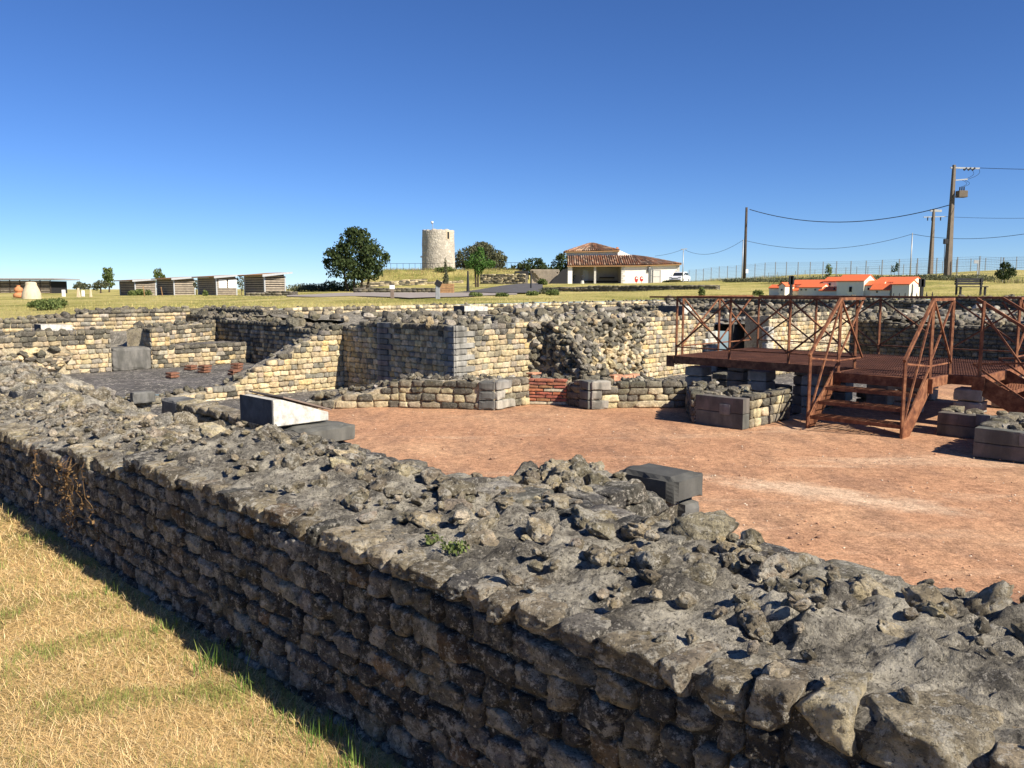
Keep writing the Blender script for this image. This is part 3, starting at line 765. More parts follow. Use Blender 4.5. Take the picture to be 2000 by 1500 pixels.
# fallen clay slabs at its foot
for k, (s_, e_, z_, l_, h_) in enumerate([(3.85, .98, -.31, .30, .14), (4.08, .90, -.33, .10, .16), (4.28, .78, -.38, .22, .11), (4.6, .72, -.38, .36, .11), (4.98, .66, -.38, .30, .11), (1.95, .30, -.12, .28, .045), (2.0, .30, -.19, .22, .045), (1.92, .30, -.26, .26, .045), (2.0, .32, -.33, .2, .045)]):
    block(wf.e, W(10.6+s_, 12.2-e_, z_), (l_, .2, h_), (.52, .27, .17), M_BRICK, 'clay_slab', math.pi/4+.04*k % .2, .006)
# pale doorway pier at its right end
for k in range(6):
    block(wf.e, W(19.98 if k % 2 else 19.9, 12.19, -.55+k*.19), (.52 if k % 2 else .68, .22, .185), (.58, .56, .51), None, 'quoin_block', bev=.012)
wf.finish()
# ---- low curved wall round the courtyard
wp = Wall('curved_wall', 'low curved courtyard wall of pale stones with a red brick niche', W(9.5, 9.5, FLOORZ))
def seg(w, i, ztop, lib='mid', pal=P_PALE+P_GREY[:3]+P_PALE, holes=(), thick=.52, capp=1.1, top=P_GREY, seed=0, lens=(.13, .36), stones=True, m=M_JOINT):
    p0, p1 = APSE[i], APSE[i+1]
    core(w.e, p0, p1, thick, -.75, ztop, .06, m, M_MORTAR, .012, .03, 6, 20+i)
    if stones: face(w, p0, p1, FLOORZ+.005, ztop, .117, lens, lib, pal, .03, .13, top, .13, holes, 40+i, .06, .35, capp)
seg(wp, 0, ragged([(0, -.15), (.45, -.12), (.6, -.04), (1.0, .0), (1.3, .10), (1.55, .13)], .012, 3, 4))
seg(wp, 1, ragged([(0, .13), (.4, .20), (1.6, .22)], .015, 4, 4), holes=((1.35, 2, -1, 1),))
seg(wp, 2, ragged([(0, .19), (.9, .16)], .01, 5, 4), holes=((0, .32, -1, 1),))
seg(wp, 3, const(.16), stones=False, m=M_JOINT)
seg(wp, 4, ragged([(0, .13), (.6, .14)], .01, 6, 4), pal=P_GREY, holes=((.38, .8, -1, 1),), m=M_JOINT_D)
seg(wp, 5, ragged([(0, .14), (.5, .13)], .01, 7, 4), holes=((0, .2, -1, 1),))
seg(wp, 6, ragged([(0, .14), (1.2, .12)], .015, 8, 4), pal=P_PALE+P_GREY)
seg(wp, 7, ragged([(0, .10), (1.6, .14)], .015, 9, 4), pal=P_GREY, m=M_JOINT_D)
def ab(w, i, s0, l, z, h, col, proud=.05, d=.22, nm='quoin_block', mat=None):      # block on a segment of the curve
    a = W(*APSE[i]); t = W(*APSE[i+1])-a; t.normalize(); n = Vector((t.y, -t.x, 0))
    c = a+t*(s0+l/2)+n*(proud-d/2); c.z = z
    return block(w.e, c, (l, d, h), col, mat, nm, math.atan2(t.y, t.x), .008)
for k in range(3):
    z = FLOORZ+.08+k*.155
    ab(wp, 1, 1.34, .26, z, .15, (.14, .14, .135)); ab(wp, 2, .0+(.02), (.46, .22, .38)[k], z, .15, ((.28, .27, .25), (.42, .40, .35), (.38, .36, .31))[2-k])
    ab(wp, 4, .36, .25, z, .15, (.15, .15, .14)); ab(wp, 5, .01, (.3, .18, .34)[k], z, .15, (.33, .31, .27))
r = random.Random(77)
for row in range(8):
    s = -(row % 2)*.16; z = FLOORZ+.03+row*.055
    while s < .66:
        l = r.uniform(.24, .34); a = max(s, .0); e = min(s+l, .66)
        if e-a > .05:
            g = r.random()
            ab(wp, 3, a, e-a-.012, z, .046, (.50, .45, .33) if row == 0 or g < .07 else (.40*r.uniform(.75, 1.15), .15*r.uniform(.8, 1.2), .085), .03+r.uniform(-.006, .008), .14, 'brick', M_BRICK)
        s += l
ap = []
for i in range(8):
    p0, p1 = APSE[i], APSE[i+1]; L = (W(*p1)-W(*p0)).length
    ap += toppts(p0, p1, .52, (lambda s: .13) if i > 1 else (lambda s: lerp_table([(0, -.14), (1.5, .12)], s)) if i == 0 else (lambda s: .19), int(L*26), 50+i, .08, .48)
scatter(wp, ap, (.05, .13), 'rmid', P_GREY+[(.38, .35, .28)], 51, .35)
wp.finish()
def endblock(name, label, u0, u1, v0, v1, zt, seed, emblem):
    w = Wall(name, label, W((u0+u1)/2, (v0+v1)/2, FLOORZ))
    p0, p1 = (u0, v1), (u0, v0)
    core(w.e, (u0+.05, v1-.04), (u0+.05, v0+.04), u1-u0-.1, -.5, ragged([(0, zt-.03), (2, zt-.03)], .015, seed, 4), .05, M_JOINT_D, M_MORTAR, .0, .035, 6, seed)
    n = max(1, round((v1-v0)/.55))
    L = (v1-v0)/n
    for row in range(2):
        h = (zt-FLOORZ)/2
        for k in range(n):
            block(w.e, W(u0+.09, v0+L*(k+.5), FLOORZ+h*(row+.5)), (.18, L-.003, h-.003), (.135+.02*((k+row) % 2), .138, .125), None, 'cut_block', bev=.002)
    block(w.e, W(u0-.006, v0+(v1-v0)*.36 if v1-v0 < 1.3 else v1-.55, FLOORZ+.26), (.03, .17, .15), (.2, .195, .185), None, 'inset_stone', bev=.02)
    face(w, (u0+.18, v0), (u1, v0), FLOORZ, const(zt), .125, (.13, .24), 'mid', P_PALE+P_GREY, .02, .12, None, .1, (), seed+1, .04, .2)
    face(w, (u1, v1), (u0+.18, v1), FLOORZ, const(zt), .125, (.13, .24), 'mid', P_GREY, .02, .12, None, .1, (), seed+2, .04, .2)
    scatter(w, toppts((u0, v1), (u0, v0), u1-u0, const(zt-.02), int(22*(u1-u0)*(v1-v0))+5, seed, .12), (.05, .12), 'rmid', P_GREY+[(.4, .37, .3)], seed+3, .38)
    return w.finish()
endblock('wall_end', 'low square dark stone wall end left of the rusty stairs', 10.14, 11.5, 5.64, 6.42, .15, 60, 1)
endblock('wall_end', 'low dark stone wall end at the right edge with a square inset stone', 10.42, 12.0, .6, 2.84, .06, 64, 1)
endblock('wall_end', 'low dark stone block right of the rusty stairs, behind the wall end at the edge', 11.62, 12.3, 2.2, 3.62, .03, 68, 1)

# ---- walls of the dark-floored room on the left
wg = Wall('room_wall', 'sunlit yellow wall with a patch of irregular stones at the left, before the grey doorway slab', W(6.4, 21.8, ROOMZ))
g_top = ragged([(0, .50), (1.5, .60), (3.6, .64)], .02, 14, 3)
core(wg.e, (3.9, 21.8), (7.45, 21.8), .6, -.75, g_top, .1, M_JOINT, M_MORTAR, .012, .05, 4, 14)
face(wg, (3.9, 21.8), (7.45, 21.8), ROOMZ, g_top, .117, (.13, .26), 'mid', P_YEL+P_MIX, .03, .12, P_GREY, .34, ((0, 2.55, -.5, .24),), 70, .04, .15)
r = random.Random(8)
for k in range(70):
    s_ = r.uniform(.2, 2.5); z_ = r.uniform(ROOMZ, .24)
    Mx = (Euler((r.uniform(-.3, .3), r.uniform(-.3, .3), math.pi/4+r.uniform(-.3, .3))).to_matrix() @ Matrix.Diagonal((r.uniform(.15, .4), .22, r.uniform(.1, .2)))).to_4x4(); Mx.translation = W(3.9+s_, 21.78, z_)
    wg.add('rubble_stone', 'rmid', r.randrange(14), Mx, pick(r, P_YEL+P_GREY[:3]))
scatter(wg, toppts((3.9, 21.8), (7.45, 21.8), .6, g_top, 40, 71, .08, .5), (.08, .17), 'rmid', P_GREY, 72, .4)
block(wg.e, W(7.95, 22.0, -.13), (.98, .5, .60), (.17, .165, .155), None, 'doorway_slab', bev=.02)
wg.finish()
wh = Wall('room_wall', 'stone wall with a low bench along it at the back of the dark-floored room', W(9.8, 22.2, ROOMZ))
core(wh.e, (8.47, 21.8), (11.3, 21.8), 1.6, -.75, const(.15), .12, M_JOINT, M_DARKFLOOR, .012, .02, 4, 15)
face(wh, (8.47, 21.8), (11.3, 21.8), ROOMZ, const(.16), .117, (.13, .26), 'mid', P_YEL+P_MIX+P_GREY, .03, .12, P_GREY, .2, (), 74, .04, .15)
core(wh.e, (8.47, 21.8), (8.95, 21.8), .5, -.5, const(.62), .1, M_JOINT, M_MORTAR, .014, .02, 4, 15, None, 'pier_core')
face(wh, (8.47, 21.8), (8.95, 21.8), .16, const(.63), .117, (.13, .22), 'mid', P_YEL+P_MIX, .03, .12, P_GREY, .12, (), 174, .04, .15)
face(wh, (8.47, 22.3), (8.47, 21.8), ROOMZ, const(.63), .117, (.13, .22), 'mid', P_MIX, .02, .12, P_GREY, .12, (), 175, .04, .15)
h_top = ragged([(0, .62), (2, .68), (4.5, .72)], .02, 15, 3)
core(wh.e, (8.5, 22.25), (11.75, 24.2), .6, -.5, h_top, .1, M_JOINT, M_MORTAR, .012, .05, 4, 16, None, 'upper_core')
face(wh, (8.5, 22.25), (11.75, 24.2), .15, h_top, .117, (.13, .26), 'mid', P_MIX, .03, .12, P_GREY, .3, (), 76, .04, .15)
scatter(wh, toppts((8.5, 22.25), (11.7, 24.2), .6, h_top, 40, 77, .08, .5), (.08, .17), 'rmid', P_GREY, 78, .4)
wh.finish()
for k, (px_u, px_v, rz, n) in enumerate([(7.9, 19.2, .2, 1), (8.95, 19.8, .3, 2), (9.2, 18.7, .1, 1), (9.75, 19.7, .5, 2), (9.95, 18.9, .9, 1), (9.6, 18.1, .2, 1), (9.0, 20.7, .4, 1), (10.4, 19.6, .4, 1)]):
    lbl = ['square terracotta hypocaust tile standing alone on the dark floor', 'two stacked terracotta tiles near the bench on the dark floor', 'terracotta tile lying in the front of the tile group on the dark floor', 'two stacked terracotta tiles at the right of the dark floor near the stepped wall',
           'skewed terracotta tile at the right of the tile group on the dark floor', 'nearest terracotta tile on the dark floor by the stepped wall', 'farthest terracotta tile on the dark floor close to the bench', 'rightmost terracotta tile in the shade of the back wall'][k]
    e = empty('floor_tile', W(px_u, px_v, ROOMZ+.005), lbl, 'tile', 'hypocaust tiles on the dark floor')
    for q in range(n+1):
        block(e, W(px_u+.01*q, px_v, ROOMZ+.04+q*.065), (.24, .24, .06), (.20, .095, .06), M_BRICK, 'tile', math.pi/4+rz, .008)
wi = Wall('boundary_wall', 'old wall with stepped dark top along the grass at the far left', W(7, 26, .2))
i_top = ragged([(0, .60), (3, .70), (6.0, .74), (6.6, .82), (8, .84), (8.3, 1.0), (10, 1.02), (12, 1.0), (15.5, 1.0)], .02, 17, 4)
core(wi.e, (0, 26), (12.6, 26), .8, -.5, i_top, .12, M_JOINT, M_MORTAR, .012, .06, 3, 17)
face(wi, (0, 26), (12.6, 26), .0, i_top, .117, (.14, .28), 'low', P_YEL+P_MIX, .03, .12, P_GREY, .2, (), 80, .04, .15)
scatter(wi, toppts((0, 26), (12.6, 26), .8, i_top, 150, 81, .08, .7), (.1, .24), 'rlow', P_GREY, 82, .4)
core(wi.e, (12.0, 26.6), (12.0, 22.4), .8, -.2, const(1.03), .15, M_JOINT_D, M_MORTAR, .012, .06, 3, 27, None, 'return_core')
face(wi, (12.0, 26.6), (12.0, 22.4), .5, const(1.04), .117, (.14, .28), 'low', P_GREY, .03, .12, None, .2, (), 180, .04, .15)
scatter(wi, toppts((12.0, 26.6), (12.0, 22.4), .8, const(1.03), 50, 181, .08, .7), (.1, .24), 'rlow', P_GREY, 182, .4)
wi.finish()
wk = Wall('boundary_wall', 'long low sunlit wall holding up the grass behind the ruin', W(22, 22.5, .8), M_STONE_F)
k_top = ragged([(0, 1.04), (6, 1.09), (21, 1.13)], .015, 18, 2)
core(wk.e, (12.0, 22.5), (33.6, 22.5), .7, .2, k_top, .18, M_JOINT, M_MORTAR, .012, .04, 3, 18)
face(wk, (12.0, 22.5), (33.4, 22.5), .62, k_top, .12, (.12, .22), 'low', P_PALE+P_YEL[:4], .03, .12, P_PALE+P_GREY, .1, (), 84, .04, .12)
scatter(wk, toppts((12, 22.5), (33.4, 22.5), .7, k_top, 60, 85, .1, .6), (.06, .14), 'rlow', P_GREY, 86, .4)
wk.finish()
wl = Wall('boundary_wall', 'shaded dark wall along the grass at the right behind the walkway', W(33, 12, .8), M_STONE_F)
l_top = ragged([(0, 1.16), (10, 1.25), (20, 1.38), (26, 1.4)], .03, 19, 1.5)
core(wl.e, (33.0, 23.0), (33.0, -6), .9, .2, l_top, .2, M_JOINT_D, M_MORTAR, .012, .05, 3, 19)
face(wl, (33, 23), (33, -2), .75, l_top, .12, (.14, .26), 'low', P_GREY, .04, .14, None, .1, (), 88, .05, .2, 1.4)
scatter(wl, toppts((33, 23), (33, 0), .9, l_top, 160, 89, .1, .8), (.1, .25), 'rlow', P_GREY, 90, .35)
wl.finish()
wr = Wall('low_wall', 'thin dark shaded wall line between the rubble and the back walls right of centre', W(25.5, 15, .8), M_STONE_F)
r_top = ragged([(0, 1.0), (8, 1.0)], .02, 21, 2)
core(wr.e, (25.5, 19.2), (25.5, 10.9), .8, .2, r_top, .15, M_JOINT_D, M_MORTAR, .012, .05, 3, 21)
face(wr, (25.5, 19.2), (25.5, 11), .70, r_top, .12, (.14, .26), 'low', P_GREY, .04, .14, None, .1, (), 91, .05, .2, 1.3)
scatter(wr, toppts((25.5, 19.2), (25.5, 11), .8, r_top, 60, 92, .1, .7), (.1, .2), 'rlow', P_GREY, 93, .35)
wr.finish()
wm2 = Wall('room_wall', 'sunlit pale wall behind the rusty walkway, right of the dark doorway', W(22, 10.3, .2))
q_top = ragged([(0, 1.0), (3, .98), (5.4, 1.02)], .02, 22, 3)
core(wm2.e, (19.7, 10.3), (24.8, 10.3), .7, -.75, q_top, .1, M_JOINT, M_MORTAR, .012, .05, 3, 22)
face(wm2, (19.7, 10.3), (24.8, 10.3), -.6, q_top, .117, (.12, .26), 'mid', P_PALE+P_YEL, .03, .12, P_GREY+P_PALE, .22, (), 94, .04, .15)
scatter(wm2, toppts((19.7, 10.3), (24.8, 10.3), .7, q_top, 60, 95, .1, .6), (.1, .2), 'rmid', P_GREY, 96, .35)
for k in range(3): block(wm2.e, W(19.62, 10.28, .2+k*.2), (.30, .2, .19), (.55, .53, .48), None, 'quoin_block')
wm2.finish()
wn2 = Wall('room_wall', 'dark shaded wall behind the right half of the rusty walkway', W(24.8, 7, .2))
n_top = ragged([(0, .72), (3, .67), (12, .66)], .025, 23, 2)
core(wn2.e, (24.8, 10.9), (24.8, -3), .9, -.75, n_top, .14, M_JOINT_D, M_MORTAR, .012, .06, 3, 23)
face(wn2, (24.8, 10.3), (24.8, -1), -.3, n_top, .117, (.13, .26), 'low', P_GREY, .03, .12, P_GREY, .2, (), 97, .05, .2, 1.3)  # darker stones only, deepening the shade of this side by colour
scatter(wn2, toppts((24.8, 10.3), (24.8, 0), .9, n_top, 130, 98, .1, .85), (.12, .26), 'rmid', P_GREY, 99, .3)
wn2.finish()
# loose rubble lying on the ground between the walls
r = random.Random(40); pts = []
while len(pts) < 520:
    u = r.uniform(11.2, 33); v = r.uniform(3, 22.3)
    if pit(u, v): continue
    p = W(u, v, .80+sstep(12, 23, v)*.12+sstep(25, 33, u)*.14); pts.append(p)
wx = Wall('loose_rubble', 'loose grey rubble lying between the ruined walls', W(20, 16, .8), M_STONE_F, 'rubble')
scatter(wx, pts, (.12, .30), 'rlow', P_GREY+[(.36, .33, .27)], 41, .35, 'rubble_stone', (.6, 1.0))
wx.finish(200)
# dark slab closing the doorway
ds = empty('doorway_slab', W(20.9, 12.0, -.6), 'dark grey slab standing in the doorway behind the walkway', 'slab')
block(ds, W(20.95, 11.85, .12), (.90, .16, 1.3), (.10, .10, .105), None, 'panel'); block(ds, W(21.0, 11.9, .80), (1.7, .3, .07), (.2, .21, .22), None, 'lintel')
# information plinths
M_SIDE_SHADE = simple('painted_side_shade', (.085, .085, .088), .9, .1, 0, .35, 8, .4)  # dark tone that paints shade onto the side of the plinths
def plinth(label, c, lu, lv, h0, h1, top=True, side=True):
    """wedge whose top slopes down along +u"""
    e = empty('information_plinth', c, label, 'plinth', 'information plinths on the walls')
    c = Vector(c); p = []
    for u, z in ((0, 0), (lu, 0), (lu, h1), (lu*.18, h0), (0, h0)): p.append(c+W(u, 0)+Vector((0, 0, z)))
    MB().prism(p, W(0, lv)).build('base', M_BOXC, e, .006)
    if side: MB().prism([c+W(-.012, -.004), c+W(-.012, lv+.004), c+W(-.012, lv+.004)+Vector((0, 0, h0+.004)), c+W(-.012, -.004)+Vector((0, 0, h0+.004))], W(.011, 0)).build('side_shade', M_SIDE_SHADE, e)  # thin dark sheet, paints in the plinth's shaded side
    if top:
        q = [c+W(lu*.16, -.02)+Vector((0, 0, h0+.016)), c+W(lu*1.03, -.02)+Vector((0, 0, h1+.012)), c+W(lu*1.03, -.02)+Vector((0, 0, h1+.026)), c+W(lu*.16, -.02)+Vector((0, 0, h0+.030))]
        MB().prism(q, W(0, lv+.04)).build('panel', M_PANEL, e, .002)
    return e
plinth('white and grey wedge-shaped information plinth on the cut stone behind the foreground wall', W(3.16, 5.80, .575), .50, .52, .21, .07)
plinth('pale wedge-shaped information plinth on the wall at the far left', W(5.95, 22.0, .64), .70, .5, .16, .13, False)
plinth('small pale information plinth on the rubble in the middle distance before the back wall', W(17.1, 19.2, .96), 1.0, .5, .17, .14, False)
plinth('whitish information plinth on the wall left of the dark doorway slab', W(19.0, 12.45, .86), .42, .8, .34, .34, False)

# ================================================================== RUSTY WALKWAY
DZ = .45; RZ = DZ+1.06
wy = empty('steel_walkway', W(13.5, 6, FLOORZ), 'rusty steel viewing walkway with cross-braced railings and stairs over the ruin', 'walkway')
def grating(name, u0, u1, v0, v1, z, along='u', gap=.034):
    mb = MB(); rot = Matrix.Rotation(math.pi/4, 3, 'Z')
    n = int((v1-v0)/gap) if along == 'u' else int((u1-u0)/gap)
    for k in range(n+1):
        if along == 'u': mb.box(W((u0+u1)/2, v0+(v1-v0)*k/n, z-.016), (u1-u0, .006, .030), rot)
        else: mb.box(W(u0+(u1-u0)*k/n, (v0+v1)/2, z-.016), (.006, v1-v0, .030), rot)
    m = int((u1-u0)/.11) if along == 'u' else int((v1-v0)/.11)
    for k in range(m+1):
        if along == 'u': mb.box(W(u0+(u1-u0)*k/m, (v0+v1)/2, z-.006), (.008, v1-v0, .011), rot)
        else: mb.box(W((u0+u1)/2, v0+(v1-v0)*k/m, z-.006), (u1-u0, .008, .011), rot)
    o = mb.build(name, M_GRATE, wy); o['kind'] = 'stuff'; return o
def beam(name, p, q, z, h=.135, w=.05):
    return MB().bar(W(*p, z-h/2), W(*q, z-h/2), w, h).build(name, M_RUST, wy, .004)
U0, U1, V0, V1 = 12.62, 15.6, 3.42, 8.5
LU, LV0, LV1 = 11.75, 3.82, 5.08
for k in range(4):
    a = V0+(V1-V0)*k/4; grating('grating_panel', U0+.03, U1-.03, a+.012, a+(V1-V0)/4-.012, DZ)
grating('grating_panel', LU+.03, U0-.03, LV0+.03, LV1-.03, DZ)
for p, q in [((U0, V0), (U0, V1)), ((U1, V0), (U1, V1)), ((U0, V1), (U1, V1)), ((U0, V0), (U1, V0)), ((LU, LV0-.02), (LU, LV1+.02)), ((LU, LV0), (U0, LV0)), ((LU, LV1), (U0, LV1)), ((U0, 5.7), (U1, 5.7)), ((U0, 7.1), (U1, 7.1))]: beam('beam', p, q, DZ-.004)
PW = .037
def post(p, z0=DZ-.15, z1=RZ-.02): return MB().bar(W(*p, z0), W(*p, z1), PW).build('post', M_RUST, wy, .003)
def bar(a, b, w=.026, nm='brace'): return MB().bar(a, b, w, w).build(nm, M_RUST, wy, .003)
def rail(p, q, n, ends=(1, 1), low=.16):
    pts = [Vector((p[0]+(q[0]-p[0])*k/n, p[1]+(q[1]-p[1])*k/n)) for k in range(n+1)]
    for k, x in enumerate(pts):
        if (k == 0 and not ends[0]) or (k == n and not ends[1]): continue
        post(x)
    bar(W(*p, RZ), W(*q, RZ), .040, 'handrail'); bar(W(*p, DZ+low), W(*q, DZ+low), .022, 'lower_rail')
    d = (Vector(q)-Vector(p)).normalized()*.02; nn = Vector((d.y, -d.x))*.8
    for a, b in zip(pts[:-1], pts[1:]):
        bar(W(*(a+nn), RZ-.03), W(*(b+nn), DZ+low)); bar(W(*(a-nn), DZ+low), W(*(b-nn), RZ-.03))
rail((U0, V1-.1), (U0, LV1+.08), 3)
rail((U1, V1-.1), (U1, V0+.08), 4)
rail((U0+.35, V1), (U1-.1, V1), 2, (1, 0))
rail((U0+.05, LV1), (LU+.1, LV1), 1, (0, 1))
rail((U0+.05, LV0), (LU+.1, LV0), 1, (1, 1))
rail((U1-.05, V0), (U1-1.15, V0), 1, (0, 1))
post((U0, V0)); 
# extra bay of the handrail running on to the left above the wall
bar(W(U0, V1-.1, RZ), W(U0, V1+.5, RZ), .03, 'handrail')
def stair(foot, top, width, rails=(1, 1), steps=4):
    """foot/top: uv points of one stringer's ends, width: uv vector to the other stringer"""
    f = Vector(foot); t = Vector(top); w = Vector(width); d = (t-f).normalized()
    L = (t-f).length; rot = math.atan2((W(*t)-W(*f)).y, (W(*t)-W(*f)).x)
    for sd_ in (0, 1):
        a = f+w*sd_; b = t+w*sd_
        off = W(*(w.normalized()*(.02 if sd_ else -.02)))
        p = [W(*(a-d*.02), FLOORZ), W(*(a+d*.22), FLOORZ), W(*(b+d*.06), DZ-.22), W(*(b+d*.06), DZ-.01), W(*(b-d*.05), DZ-.01), W(*(a-d*.02), FLOORZ+.16)]
        MB().prism(p, off).build('stringer', M_RUST, wy, .003)
        if rails[sd_]:
            zf = FLOORZ+1.02
            q = a-d*.0; top_ = b+d*.1
            MB().bar(W(*q, FLOORZ), W(*q, zf), PW).build('post', M_RUST, wy, .003)
            bar(W(*(q-d*.04), zf), W(*top_, RZ+.01), .040, 'handrail')
            bar(W(*q, FLOORZ+.12), W(*top_, RZ-.05)); bar(W(*q, FLOORZ+.10), W(*top_, DZ+.16))
            bar(W(*q, zf-.04), W(*top_, DZ+.16))
    rise = (DZ-FLOORZ)/steps
    for k in range(1, steps):
        c = f+w*.5+d*(L*(k-.35)/(steps-.5)); z = FLOORZ+rise*k
        mb = MB(); m = Matrix.Rotation(rot, 3, 'Z'); C = W(*c, z)
        for j in range(9): mb.box(C+m @ Vector((-.13+.0325*j, 0, -.015)), (.006, w.length-.05, .03), m)
        for j in range(9): mb.box(C+m @ Vector((0, (-.5+j/8)*(w.length-.06), -.006)), (.26, .008, .011), m)
        mb.box(C+m @ Vector((-.135, 0, -.025)), (.008, w.length-.045, .05), m)
        mb.build('tread', M_RUST, wy)
stair((10.93, 3.82), (LU, 3.82), (0, 1.26))
stair((13.9, 2.35), (13.9, V0), (-1.25, 0))
for (u, v) in [(LU+.04, LV1), (LU+.04, LV0), (U0, V0), (U0, V1)]:
    MB().box(W(u-.03, v, DZ-.10), (.03, .16, .20), Matrix.Rotation(math.pi/4, 3, 'Z')).build('bolt_plate', M_RUST, wy, .004)
# masonry piers under the walkway, old hypocaust stacks
k = 0
PIERS = [(12.9, 8.1), (13.0, 6.9), (12.95, 5.9), (14.2, 8.0), (14.3, 6.7), (15.3, 8.1), (15.3, 6.5), (14.1, 5.3), (12.75, 3.55), (15.2, 3.7), (13.4, 4.6), (15.3, 5.0)]
names = ['leftmost front', 'second front', 'third front', 'middle left', 'centre', 'back left', 'back middle', 'centre right', 'right front corner', 'right back corner', 'stair-side', 'back right']
for (u, v), nm in zip(PIERS, names):
    z0 = PITZ if v > 5.4 else FLOORZ
    e = empty('support_pier', W(u, v, z0), nm+' concrete block pier under the rusty walkway', 'pier', 'piers under the walkway')
    n = round((DZ-.19-z0)/.19); h = (DZ-.185-z0)/n
    for j in range(n): block(e, W(u, v, z0+h*(j+.5)), (.36, .36, h-.006), (.95, .95, .95), M_PIER, 'block', math.pi/4, .008)
for k, (u, v, n) in enumerate([(13.6, 7.5, 3), (14.6, 7.4, 3), (13.7, 6.2, 4), (15.0, 5.8, 3), (13.3, 5.5, 2), (14.7, 9.2, 2), (16.3, 7.6, 3), (13.2, 9.4, 2), (15.9, 9.3, 3), (17.0, 9.0, 2)]):
    e = empty('hypocaust_stack', W(u, v, PITZ), ['short', 'mossy', 'taller', 'squat', 'low', 'small', 'back', 'leftmost', 'far', 'farthest'][k]+' square tile stack in the shade beneath and behind the walkway', 'tile stack', 'hypocaust stacks')
    for j in range(n): block(e, W(u, v, PITZ+.09+j*.15), (.42, .42, .14), (.16, .15, .11), M_STONE, 'tile', math.pi/4, .012)
# [SECTION 3]
# ================================================================== GRASS AND SMALL PLANTS
def blades(name, base, length, width, lean, tint, heading, parent=None, mat=None):
    """base Nx3; three-triangle tapered blades, lean = angle from vertical"""
    N = len(base); up = np.stack([np.sin(lean)*np.cos(heading), np.sin(lean)*np.sin(heading), np.cos(lean)], 1)
    side = np.stack([-np.sin(heading), np.cos(heading), np.zeros(N)], 1)*width[:, None]*.5
    l2 = np.minimum(lean*1.12+.05, 1.62)
    up2 = np.stack([np.sin(l2)*np.cos(heading), np.sin(l2)*np.sin(heading), np.cos(l2)], 1)
    mid = base+up*length[:, None]*.55; tip = mid+up2*length[:, None]*.45
    V = np.stack([base-side, base+side, mid-side*.75, mid+side*.75, tip], 1).reshape(-1, 3)
    k = np.arange(N)[:, None]*5
    F = np.concatenate([k+np.array([[0, 1, 3]]), k+np.array([[0, 3, 2]]), k+np.array([[2, 3, 4]])], 1).reshape(-1, 3)
    me = npmesh(name, V, F, np.repeat(tint, 5, 0))
    return link(name, me, parent, mat or M_BLADE, parent is not None)
rg = np.random.default_rng(3)
def lawn_blades():
    N = 560000
    lr = rg.uniform(math.log(1.6), math.log(15), N); rr = np.exp(lr); th = rg.uniform(math.radians(80), math.radians(165), N)
    X = rr*np.cos(th); Y = rr*np.sin(th); u = (X+Y)/S2; v = (Y-X)/S2
    ok = (u < 1.60) & (u > -7); X, Y, u, v, rr = X[ok], Y[ok], u[ok], v[ok], rr[ok]; N = len(X)
    Z = np.array([lawn_z(a, b) for a, b in zip(u, v)])
    pat = np.array([noise.fractal(Vector((a*2.6, b*2.6, 3)), 1, 2, 4) for a, b in zip(u, v)])
    pat = pat+.22*np.clip((.7-u)/1.1, -.5, 1.1)-.03
    g = (pat > .0+.45*rg.random(N)) | (rg.random(N) < .09)
    edge = u > 1.38
    g = g | (edge & (rg.random(N) < .10))
    L = np.where(g, rg.uniform(.025, .06, N), rg.uniform(.02, .085, N))*np.where(edge, 1.05, 1); Wd = rg.uniform(.0007, .0016, N)*np.clip(rr/3.2, .8, 2.6)
    L = L*np.clip(rr/5, .9, 1.5)
    lean = np.where(g, rg.uniform(.1, 1.0, N), rg.uniform(.85, 1.55, N))
    straw = np.array([[.80, .57, .27], [.70, .47, .21], [.86, .67, .37], [.52, .34, .15], [.76, .54, .26]])[rg.integers(0, 5, N)]
    green = np.array([[.19, .24, .055], [.13, .18, .04], [.30, .32, .09], [.24, .28, .07]])[rg.integers(0, 4, N)]
    t = np.where(g[:, None], green, straw)*rg.uniform(.75, 1.2, (N, 1))
    o = blades('lawn_grass', np.stack([X, Y, Z], 1), L, Wd, lean, t, rg.uniform(0, 6.28, N)); tag(o, 'dry straw-coloured mown grass with green patches in the foreground', 'grass', None, 'stuff')
lawn_blades()
TUFTS = [(1.50, 3.35, .17, 'tall green grass tuft at the wall foot, the largest one'), (1.52, 3.05, .12, 'green grass tuft at the wall foot next to the largest one'), (1.50, 2.72, .10, 'small green grass tuft midway along the wall foot'), (1.52, 2.50, .14, 'bright grass tuft at the wall foot right of the middle'), (1.48, 2.28, .12, 'thin grass tuft near the bottom edge by the wall'), (1.5, 2.15, .10, 'lowest grass tuft by the wall at the bottom edge'), (1.5, 4.6, .12, 'grass tuft in the wall shade left of the largest one'), (1.5, 3.9, .09, 'short grass tuft at the wall foot in shadow'),
         (.35, 3.2, .07, 'green weed tuft in the middle of the dry lawn'), (.0, 2.6, .07, 'green weed tuft near the bottom of the dry lawn'), (-.5, 3.3, .10, 'green weed tuft at the left edge of the dry lawn')]
